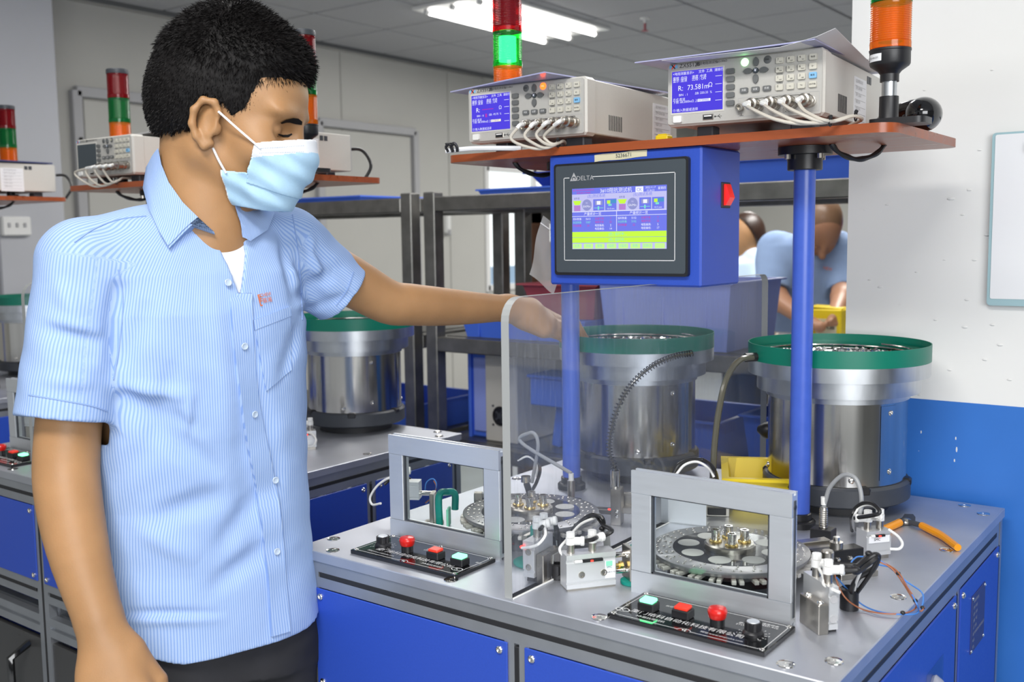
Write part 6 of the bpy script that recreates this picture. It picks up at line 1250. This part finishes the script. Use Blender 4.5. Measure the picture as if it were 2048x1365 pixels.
def cr(p, q, w_, a):
    p = V(p); q = V(q); P = [on(bP, p.lerp(q, i/8))[0] for i in range(9)]
    lo = np.min([tuple(v) for v in P], 0)-3*w_; hi = np.max([tuple(v) for v in P], 0)+3*w_; sl, G = Fs.block(lo, hi, 0)
    if not G.size: return
    best = np.full(G.shape[:3], 9., np.float32); tt = np.zeros(G.shape[:3], np.float32)
    for i in range(8):
        a_ = _v(P[i]); ab = _v(P[i+1])-a_; t = np.clip(((G-a_) @ ab)/max(float(ab @ ab), 1e-9), 0, 1); d = np.linalg.norm(G-a_-t[..., None]*ab, axis=-1); m = d < best; best = np.where(m, d, best); tt = np.where(m, (i+t)/8, tt)
    Fs.F[sl] += a*CRS*np.exp(-(best/w_)**2)*np.sin(np.clip(tt*.9+.05, 0, 1)*np.pi).astype(np.float32)
CRS = 2.0
# creases: right sleeve, armpit pulls, waist folds, left sleeve fan
for p, q, w_, a in (((-0.067, -0.344, 1.253), (-0.022, -0.287, 1.232), .010, -.004), ((-0.067, -0.345, 1.245), (-0.021, -0.288, 1.218), .012, .005), ((-0.046, -0.246, 1.3), (-0.038, -0.266, 1.195), .012, .008), ((-0.004, -0.231, 1.274), (-0.034, -0.265, 1.182), .014, .005), ((-0.046, -0.266, 1.148), (0.057, -0.207, 1.102), .012, .006), ((-0.033, -0.257, 1.141), (0.095, -0.199, 1.042), .014, .007), ((-0.034, -0.255, 1.158), (0.045, -0.211, 1.145), .009, -.004),
  ((0.085, -0.184, 1.017), (0.002, -0.251, 0.982), .016, .006), ((0.106, -0.116, 1.03), (0.065, -0.197, 0.935), .016, .006), ((0.116, -0.146, 0.941), (0.062, -0.206, 0.885), .014, .005), ((-0.065, -0.269, 0.843), (0.069, -0.193, 0.85), .006, .004), ((-0.064, -0.27, 0.836), (0.07, -0.193, 0.843), .008, -.003), ((-0.026, -0.249, 0.964), (0.05, -0.21, 0.925), .014, -.004), ((0.081, -0.138, 1.203), (0.108, -0.119, 0.996), .016, .004), ((0.041, -0.168, 1.298), (0.079, -0.169, 1.071), .018, -.003),
  ((-0.054, -0.192, 1.373), (-0.044, -0.287, 1.36), .012, .003), ((0.038, -0.017, 1.321), (0.054, 0.023, 1.246), .010, .006), ((0.042, -0.01, 1.35), (0.067, 0.064, 1.289), .009, .006), ((0.046, 0.006, 1.357), (0.046, 0.023, 1.29), .008, -.004), ((0.046, -0.031, 1.263), (0.06, 0.061, 1.311), .010, .006), ((0.052, -0.029, 1.242), (0.064, 0.071, 1.266), .008, .004), ((0.034, -0.04, 1.364), (0.056, -0.036, 1.264), .010, .004), ((0.056, -0.028, 1.227), (0.068, -0.079, 1.154), .012, .005), ((0.009, -0.206, 1.192), (-0.011, -0.237, 1.073), .014, .003), ((0.036, -0.204, 1.153), (0.035, -0.213, 1.087), .006, -.003), ((0.073, -0.153, 1.136), (0.099, -0.151, 0.898), .02, .004),
  ((-0.038, -0.339, 1.216), (-0.016, -0.299, 1.2), .010, .003), ((-0.056, -0.358, 1.179), (-0.019, -0.306, 1.169), .009, -.003), ((-0.057, -0.33, 1.303), (-0.039, -0.31, 1.252), .012, -.003)): cr(p, q, w_, a)
def shirt_fin(Fv, G):
    n1 = np.sin(G[..., 0]*60+3*np.sin(G[..., 2]*21))*np.sin(G[..., 2]*47+2*np.sin(G[..., 1]*33)); Fv = Fv+.0012*n1
    Fv = np.maximum(Fv, -(Fv+.0062))
    for A, Bq, r in ((SR, CUR_C, .0555), (SL, CUL, .0455)):      # hollow sleeve mouths
        a = _v(A); b = _v(Bq); d = (b-a)/np.linalg.norm(b-a); h = (G-b) @ d; rr = np.linalg.norm((G-b)-h[..., None]*d, axis=-1); Fv = np.maximum(Fv, -np.maximum(rr-r, np.maximum(h-.03, -.07-h)))
    # hem: shirt tails lower at the front, rising at the side seams
    lat = (G[..., 0]+.05)*LAT[0]+(G[..., 1]+.10)*LAT[1]; hem = HEM0+.035*np.clip((np.abs(lat)-.09)/.08, 0, 1)**1.5
    Fv = np.maximum(Fv, hem-G[..., 2])
    # neck opening with the front undone
    c = _v(neck0); q = G-c; ax_ = _v((.30, -.08, .95)); ax_ /= np.linalg.norm(ax_); hh = q @ ax_; r = np.linalg.norm(q-hh[..., None]*ax_, axis=-1)
    Fv = np.maximum(Fv, -np.maximum(r-.064, -hh-.045))
    vf = q[..., 0]*FWD[0]+q[..., 1]*FWD[1]; vl = q[..., 0]*LAT[0]+q[..., 1]*LAT[1]
    wedge = np.maximum(np.maximum(np.abs(vl-.012)-.017*np.clip((q[..., 2]+.085)/.06, 0, 1), -vf+.01), -(q[..., 2]+.085)); Fv = np.maximum(Fv, -wedge)
    return Fv
HEM0 = (0.002, -0.24, 0.777)[2]
Fs.apply(shirt_fin)
shirt = field_mesh('shirt', Fs, 'shirt', man); del Fs
def stripe_attr(o, fine=1):
    me = o.data; n = len(me.vertices); P = np.empty(n*3, np.float32); me.vertices.foreach_get('co', P); P = P.reshape(-1, 3)
    dT = ST_T[0](P); dR = np.minimum(*[c[0](P) for c in ST_R]); dL = np.minimum(*[c[0](P) for c in ST_L]); out = np.zeros(n, np.float32)
    Z = np.array([k[0][2] for k in tk]); cx = np.interp(P[:, 2], Z[::1], [k[0][0] for k in tk]); cy = np.interp(P[:, 2], Z, [k[0][1] for k in tk])
    out = np.arctan2((P[:, 0]-cx)*LAT[0]+(P[:, 1]-cy)*LAT[1], (P[:, 0]-cx)*FWD[0]+(P[:, 1]-cy)*FWD[1])*.150
    for dd, A, B in ((dR, SR, CUR_C), (dL, SL, CUL)):
        a = _v(A); d = _v(B)-a; d /= np.linalg.norm(d); x = np.cross(d, _v((FWD[0], FWD[1], 0))); x /= np.linalg.norm(x); y = np.cross(d, x); q = P-a; s = np.arctan2(q @ x, q @ y)*.058
        m = (dd < dT-.004) & ((q @ d) > -.005); out[m] = s[m]
    at = me.attributes.new('stripe', 'FLOAT', 'POINT'); at.data.foreach_set('value', out)
stripe_attr(shirt)
bS = bvh_of(shirt)
def patch(name, bvh, corners, nu, nv, off, m, parent=None, th=.0012):
    """a cloth piece laid on the shirt; corners are points near it, in order"""
    a, b, c, d = [V(p) for p in corners]; g = []
    for i in range(nu+1):
        for j in range(nv+1):
            u, v = i/nu, j/nv; g.append(on(bvh, a*(1-u)*(1-v)+b*u*(1-v)+c*u*v+d*(1-u)*v, off))
    vs = [p for p, n in g]+[p-n*(off+.002) for p, n in g]; N = len(g); fs = []
    for i in range(nu):
        for j in range(nv): q = i*(nv+1)+j; fs += [(q, q+1, q+nv+2, q+nv+1)]
    ed = [i*(nv+1) for i in range(nu+1)]+[nu*(nv+1)+j for j in range(1, nv+1)]+[i*(nv+1)+nv for i in range(nu-1, -1, -1)]+[j for j in range(nv-1, 0, -1)]
    for k in range(len(ed)): q, r = ed[k], ed[(k+1) % len(ed)]; fs.append((q, r, N+r, N+q))
    return pchild(MB().add(vs, fs).build(name, m, ang=50), parent or man)
pk = [(0.026, -0.109, 1.358), (0.032, -0.112, 1.295), (0.04, -0.118, 1.206), (0.054, -0.12, 1.109), (0.072, -0.118, 1.026), (0.083, -0.117, 0.964), (0.091, -0.119, 0.908), (0.097, -0.121, 0.853), (0.102, -0.123, 0.806)]
pks = []
for i in range(len(pk)-1):
    pass
def strip_on(name, line_, wid, off, m):
    L_ = catmull(line_, 8); P = [on(bS, p, off) for p in L_]; vs = []; fs = []; n = len(P)
    for i, (p, nn) in enumerate(P):
        d = (P[min(i+1, n-1)][0]-P[max(i-1, 0)][0]).normalized(); x = nn.cross(d).normalized(); vs += [p-x*wid*.5-nn*(off+.001), p-x*wid*.5, p+x*wid*.5, p+x*wid*.5-nn*(off+.001)]
    for i in range(n-1):
        for k in range(3): fs.append((4*i+k, 4*i+k+1, 4*i+5+k, 4*i+4+k))
    return pchild(MB().add(vs, fs).build(name, m, ang=50), man)
plk = strip_on('placket', pk, .030, .0036, 'shirt')
for px_ in ((0.018, -0.124, 1.291), (0.04, -0.118, 1.204), (0.056, -0.119, 1.11), (0.084, -0.109, 1.019), (0.091, -0.117, 0.92), (0.029, -0.11, 1.335)):
    p, n = on(bS, px_, .0048); pchild(MB().lathe([(.0050, 0), (.0051, .0010), (.0042, .0016), (.0030, .0009), (0, .0009)], p, 18, axis=n).build('button', 'button'), man)
pocket = patch('pocket', bS, ((0.033, -0.094, 1.238), (0.057, -0.048, 1.255), (0.064, -0.055, 1.165), (0.053, -0.092, 1.139)), 10, 12, .0026, 'shirt')
patch('pocket_hem', bS, ((0.033, -0.094, 1.238), (0.057, -0.048, 1.255), (0.059, -0.049, 1.242), (0.035, -0.094, 1.224)), 10, 3, .0036, 'shirt')
stripe_attr(pocket); stripe_attr(plk)
for o in [c for c in man.children if c.name.startswith('pocket_hem')]: stripe_attr(o)
for ln_ in ([(-0.041, -0.206, 1.384), (-0.069, -0.228, 1.38), (-0.076, -0.26, 1.368), (-0.078, -0.289, 1.35)], [(-0.067, -0.368, 1.16), (-0.035, -0.345, 1.153), (-0.014, -0.318, 1.144), (-0.005, -0.3, 1.135)], [(-0.031, -0.258, 1.314), (-0.023, -0.258, 1.275), (-0.024, -0.265, 1.223), (-0.038, -0.269, 1.169)], [(0.024, -0.007, 1.386), (0.04, -0.013, 1.335), (0.054, -0.022, 1.285), (0.066, -0.032, 1.235)], [(0.049, 0.089, 1.299), (0.042, 0.081, 1.272), (0.03, 0.068, 1.248)]):
    strip_on('seam', ln_, .0016, .0012, 'seam')
# embroidered mark
o0, n0 = on(bS, (0.044, -0.082, 1.268), .0012); px1, _ = on(bS, (0.052, -0.076, 1.27), .0012); ux_ = (px1-o0).normalized(); uy_ = n0.cross(ux_)
for s_, x, y, sz in (('[', -.0085, 0, .018), ('E', -.0058, 0, .011), ('CHEVI', .003, .0045, .0068), ('宸湘', .004, -.0035, .0078)):
    pchild(text('embroidery', s_, sz, o0+ux_*x+uy_*y, ux_, uy_, 'thread', h=.0008), man)
# collar: two leaves and the band round the neck
def leaf(name, pts_in, pts_out, lift):
    n = len(pts_in); vs = []; fs = []
    for a, b in zip(pts_in, pts_out):
        a = V(a); b = V(b)
        for k in range(5): t = k/4; vs.append(a.lerp(b, t)+V((FWD[0]*.3-.1, FWD[1]*.3-.5, .55))*lift*math.sin(PI*min(1, t*1.2))*.7)
    N = len(vs); vs += [v+V((.0, .001, -.0035)) for v in vs]
    for i in range(n-1):
        for k in range(4): q = i*5+k; fs += [(q, q+1, q+6, q+5), (N+q, N+q+5, N+q+6, N+q+1)]
    ed = [i*5 for i in range(n)]+[(n-1)*5+k for k in range(1, 5)]+[i*5+4 for i in range(n-2, -1, -1)]+[k for k in range(3, 0, -1)]
    for k in range(len(ed)): q, r = ed[k], ed[(k+1) % len(ed)]; fs.append((q, r, N+r, N+q))
    o = pchild(MB().add(vs, fs).build(name, 'shirt', ang=60), man); stripe_attr(o)
def lf(name, ins, outs, o_in, o_out, lift=.0):
    leaf(name, [on(bB, p, o_in)[0] for p in ins], [on(bS, p, o_out)[0] for p in outs], lift)
lf('collar_leaf', [(-0.08, -0.148, 1.48), (-0.058, -0.16, 1.456), (-0.032, -0.169, 1.43), (-0.008, -0.167, 1.402), (0.016, -0.164, 1.382), (0.033, -0.154, 1.362)],
 [(-0.098, -0.165, 1.454), (-0.073, -0.188, 1.424), (-0.038, -0.204, 1.389), (-0.012, -0.207, 1.36), (0.002, -0.205, 1.341), (0.04, -0.162, 1.355)], .007, .009, .003)
lf('collar_leaf', [(-0.016, -0.085, 1.399), (-0.005, -0.091, 1.389), (0.006, -0.096, 1.379), (0.016, -0.102, 1.368), (0.022, -0.106, 1.358)],
 [(-0.016, -0.046, 1.408), (0.012, -0.051, 1.4), (0.029, -0.053, 1.385), (0.029, -0.069, 1.36), (0.029, -0.096, 1.346)], .010, .013, .002)
leaf('collar_band', [(-0.08, -0.148, 1.48), (-0.115, -0.104, 1.489), (-0.12, -0.058, 1.486), (-0.09, -0.045, 1.463), (-0.045, -0.067, 1.416)], [(-0.085, -0.15, 1.447), (-0.111, -0.113, 1.446), (-0.113, -0.065, 1.441), (-0.085, -0.046, 1.422), (-0.034, -0.075, 1.391)], .001)
# --- jeans and shoes
Fj = Field((-.27, -.40, .03), (.20, .22, .98), .004)
hz = HEM0
JC = tk[1][0]
def at(lat, fwd, z): return (JC[0]+LAT[0]*lat+FWD[0]*fwd, JC[1]+LAT[1]*lat+FWD[1]*fwd, z)
Fj.add(stack([(at(0, -.005, .72), .152, .105), (at(0, 0, .80), .152, .104), (at(0, 0, .90), .140, .096)], LAT, FWD), .02)
for s in (-1, 1):
    Fj.add(cone(at(.085*s, .0, .74), at(.095*s, .010, .46), .086, .062), .03); Fj.add(cone(at(.095*s, .010, .46), at(.10*s, -.010, .09), .062, .050), .03)
def jean_fin(Fv, G): return np.maximum(Fv+.002*np.sin(G[..., 2]*70+5*np.sin(G[..., 0]*25))*np.sin(G[..., 1]*50), .075-G[..., 2])
Fj.apply(jean_fin); field_mesh('jeans', Fj, 'jean', man)
Fk = Field((-.30, -.45, 0), (.28, .25, .16), .004)
for s in (-1, 1): Fk.add(cone(at(.10*s, -.05, .045), at(.115*s, .13, .036), .042, .036), .02); Fk.add(cone(at(.10*s, -.02, .06), at(.10*s, -.015, .11), .045, .046), .02)
Fk.apply(lambda Fv, G: np.maximum(Fv, .004-G[..., 2])); field_mesh('shoes', Fk, 'black', man)
# ================================================================ the two people in the far bay
def child_mesh(o, parent): o.parent = parent; o.matrix_parent_inverse = MX.Translation(-V(parent.location)); return o
m2 = thing('person', 'bald man in pale blue shirt bending over a table in the far bay', 'person', (-.24, 2.95, 0))
tw = np.array((.6, -.8, 0)); rt = np.array((.8, .6, 0))
hc2 = np.array((-0.213, 2.809, 1.377)); f2 = tw*.62+np.array((0, 0, -.78)); f2 /= np.linalg.norm(f2); u2 = np.array((0, 0, 1.))*.62+tw*.78; u2 /= np.linalg.norm(u2); s2 = np.cross(f2, u2); A2 = np.stack([f2, u2, s2])
def h2(f, u, s=0): return tuple(hc2+f2*f+u2*u+s2*s)
tk2 = [((-0.304, 2.942, 0.8), .185, .125), ((-0.306, 2.939, 0.982), .185, .125), ((-0.299, 2.913, 1.125), .19, .125), ((-0.287, 2.887, 1.245), .195, .12), ((-0.277, 2.877, 1.304), .165, .105), ((-0.262, 2.88, 1.342), .10, .08)]
F = Field((-.75, 2.5, .70), (.30, 3.4, 1.60), .006)
F.add(stack([(k[0], k[1]-.03, k[2]-.03) for k in tk2], (.8, .6), (.6, -.8)), .02)
F.add(cone((-0.265, 2.888, 1.323), h2(-.03, -.05), .058, .056), .02)
F.add(ell(h2(-.005, .012), (.098, .098, .078), A2), .02); F.add(ell(h2(.045, -.045), (.055, .075, .058), A2), .03); F.add(cone(h2(.095, -.01), h2(.112, -.045), .010, .014), .015)
for s in (1, -1): F.add(ell(h2(.0, -.03, .078*s), (.018, .030, .010), A2), .006); F.sub(ell(h2(.098, -.018, .03*s), (.012, .010, .014), A2), .01)
F.add(cone((-0.365, 2.739, 1.142), (-0.327, 2.687, 1.097), .046, .042), .02); F.add(cone((-0.327, 2.687, 1.097), (-0.179, 2.589, 1.033), .040, .028), .02); F.add(cone((-0.179, 2.589, 1.033), (-0.108, 2.539, 1.013), .026, .020), .02)
F.add(cone((-0.142, 2.883, 1.149), (-0.111, 2.775, 1.107), .046, .042), .02); F.add(cone((-0.111, 2.775, 1.107), (-0.08, 2.616, 1.057), .038, .027), .02)
for k in range(4): F.add(cone((-0.075, 2.593, 1.051), tuple(V((-0.074, 2.566, 1.025))+V(rt)*.012*(k-1.5)), .020, .010), .008)
F.add(cone((-0.071, 2.597, 1.051), (-0.073, 2.542, 1.034), .014, .009), .008)
child_mesh(field_mesh('body', F, 'skind'), m2)
F = Field((-.75, 2.5, .75), (.30, 3.4, 1.50), .006); F.add(stack(tk2, (.8, .6), (.6, -.8)), .01)
L1 = cone((-0.382, 2.795, 1.286), (-0.36, 2.716, 1.123), .075, .068); R1 = cone((-0.181, 2.921, 1.283), (-0.127, 2.854, 1.127), .072, .064)
Fq = Field((-.75, 2.5, .75), (.30, 3.4, 1.50), .006); Fq.add(L1, .01); Fq.add(R1, .01)
def cut2(Fv, G):
    for a, b in (((-0.382, 2.795, 1.286), (-0.36, 2.717, 1.133)), ((-0.181, 2.921, 1.283), (-0.128, 2.854, 1.135))):
        a = _v(a); b = _v(b); d = (b-a)/np.linalg.norm(b-a); Fv = np.where(np.linalg.norm(G-b, axis=-1) < .15, np.maximum(Fv, (G-b) @ d), Fv)
    return Fv
Fq.apply(cut2); F.F = smin(F.F, Fq.F, .03).astype(np.float32)
for p, q in (((-0.29, 2.659, 1.25), (-0.234, 2.672, 1.025)), ((-0.153, 2.757, 1.211), (-0.173, 2.717, 1.024)), ((-0.252, 2.668, 1.1), (-0.117, 2.769, 1.098)), ((-0.181, 2.731, 1.174), (-0.102, 2.781, 1.098))): crease(F, p, q, .02, .012)
def fin2(Fv, G):
    Fv = np.maximum(Fv, -(Fv+.012))
    c = _v((-0.262, 2.88, 1.342)); return np.maximum(Fv, -(np.linalg.norm(G-c, axis=-1)-.072))
F.apply(fin2); sh2 = child_mesh(field_mesh('shirt', F, 'shirt2'), m2); b2v = bvh_of(sh2)
p, n = on(b2v, (-0.2, 2.847, 1.213), .003); q, _ = on(b2v, (-0.188, 2.856, 1.209), .003); ux_ = (q-p).normalized(); child_mesh(text('embroidery', 'CHEVI', .016, p, ux_, n.cross(ux_), 'thread'), m2)
for a, b in (((-0.274, 2.806, 1.328), (-0.285, 2.795, 1.301)), ((-0.209, 2.855, 1.327), (-0.223, 2.841, 1.294))):
    p, n = on(b2v, a, .01); q, _ = on(b2v, b, .012); child_mesh(MB().box((p+q)/2, (.07, .03, .045), .01, rot=(.3, 0, .6)).build('collar_leaf', 'shirt2'), m2)
F = Field(tuple(hc2-.16), tuple(hc2+.16), .006); F.add(ell(h2(-.012, .014), (.100, .102, .081), A2), .01)
F.apply(lambda Fv, G: np.maximum(Fv, (-.01-.45*((G-hc2.astype(np.float32)) @ f2.astype(np.float32))*-1-((G-hc2.astype(np.float32)) @ u2.astype(np.float32)))))
child_mesh(field_mesh('cropped_hair', F, mat('shaved_hair', (.20, .115, .065), .36)), m2)
F = Field((-.75, 2.6, 0.0), (.25, 3.6, .90), .010)
for s in (-1, 1): F.add(cone(tuple(np.array((-.245, 3.0, .82))+rt*.09*s), tuple(np.array((-.245, 3.02, .08))+rt*.10*s), .092, .06), .03); F.add(cone(tuple(np.array((-.245, 3.0, .05))+rt*.10*s), tuple(np.array((-.17, 2.9, .045))+rt*.11*s), .045, .04), .02)
child_mesh(field_mesh('trousers', F, 'jean'), m2)
# the woman further back, seen in profile
wm = thing('person', 'woman with a dark ponytail in light blue shirt, far off beside the screen box', 'person', (-.92, 3.75, 0))
hw_ = np.array((-0.92, 3.706, 1.335)); fw = -rt*.9+tw*.3; fw /= np.linalg.norm(fw); uw = np.array((0, 0, 1.)); sw2 = np.cross(fw, uw); AW = np.stack([fw, uw, sw2])
def hh_(f, u, s=0): return tuple(hw_+fw*f+uw*u+sw2*s)
F = Field((-1.5, 3.2, .9), (-.4, 4.4, 1.60), .007)
F.add(ell(hh_(0, .01), (.09, .10, .074), AW), .02); F.add(ell(hh_(.04, -.05), (.055, .07, .055), AW), .03); F.add(cone(hh_(.088, -.01), hh_(.105, -.04), .009, .012), .015); F.add(cone(hh_(-.02, -.06), (-0.907, 3.727, 1.233), .048, .055), .02)
F.add(ell((-0.901, 3.717, 1.122), (.15, .10, .17)), .02)
F.add(cone((-0.847, 3.68, 1.198), (-0.819, 3.62, 1.054), .045, .04), .02); F.add(cone((-0.819, 3.62, 1.054), (-0.856, 3.52, 0.987), .038, .028), .02); F.add(cone((-0.856, 3.52, 0.987), (-0.88, 3.488, 0.976), .026, .018), .01)
child_mesh(field_mesh('body', F, 'skin'), wm)
F = Field((-1.6, 3.2, .65), (-.3, 4.5, 1.35), .007); F.add(stack([((-0.893, 3.709, 0.722), .165, .12), ((-0.905, 3.727, 1.121), .165, .115), ((-0.906, 3.725, 1.208), .14, .10), ((-0.908, 3.729, 1.25), .07, .065)], tuple(fw[:2]*-1), tuple(sw2[:2])), .01)
F.add(cone((-0.864, 3.695, 1.217), (-0.827, 3.643, 1.089), .065, .06), .03); F.apply(lambda Fv, G: np.maximum(np.maximum(Fv, -(Fv+.014)), -(np.linalg.norm(G-_v((-0.908, 3.729, 1.255)), axis=-1)-.055))); child_mesh(field_mesh('shirt', F, 'shirtlight'), wm)
F = Field(tuple(hw_-.25), tuple(hw_+.2), .007); F.add(ell(hh_(-.012, .018), (.098, .106, .082), AW), .01); F.apply(lambda Fv, G: np.maximum(Fv, .008+.9*((G-hw_.astype(np.float32)) @ fw.astype(np.float32))-.55*((G-hw_.astype(np.float32)) @ uw.astype(np.float32))))
F.add(cone(hh_(-.09, .0), hh_(-.125, -.09), .030, .026), .015); F.add(cone(hh_(-.125, -.09), hh_(-.12, -.19), .026, .010), .015)
child_mesh(field_mesh('ponytail_hair', F, mat('dark_brown_hair', (.03, .014, .008), .4)), wm)
F = Field((-1.5, 3.3, 0), (-.4, 4.4, .85), .010)
for s in (-1, 1): F.add(cone(tuple(np.array((-.93, 3.76, .78))+sw2*.08*s), tuple(np.array((-.93, 3.76, .04))+sw2*.08*s), .085, .05), .03)
F.apply(lambda Fv, G: np.maximum(Fv, .002-G[..., 2])); child_mesh(field_mesh('trousers', F, 'jean'), wm)
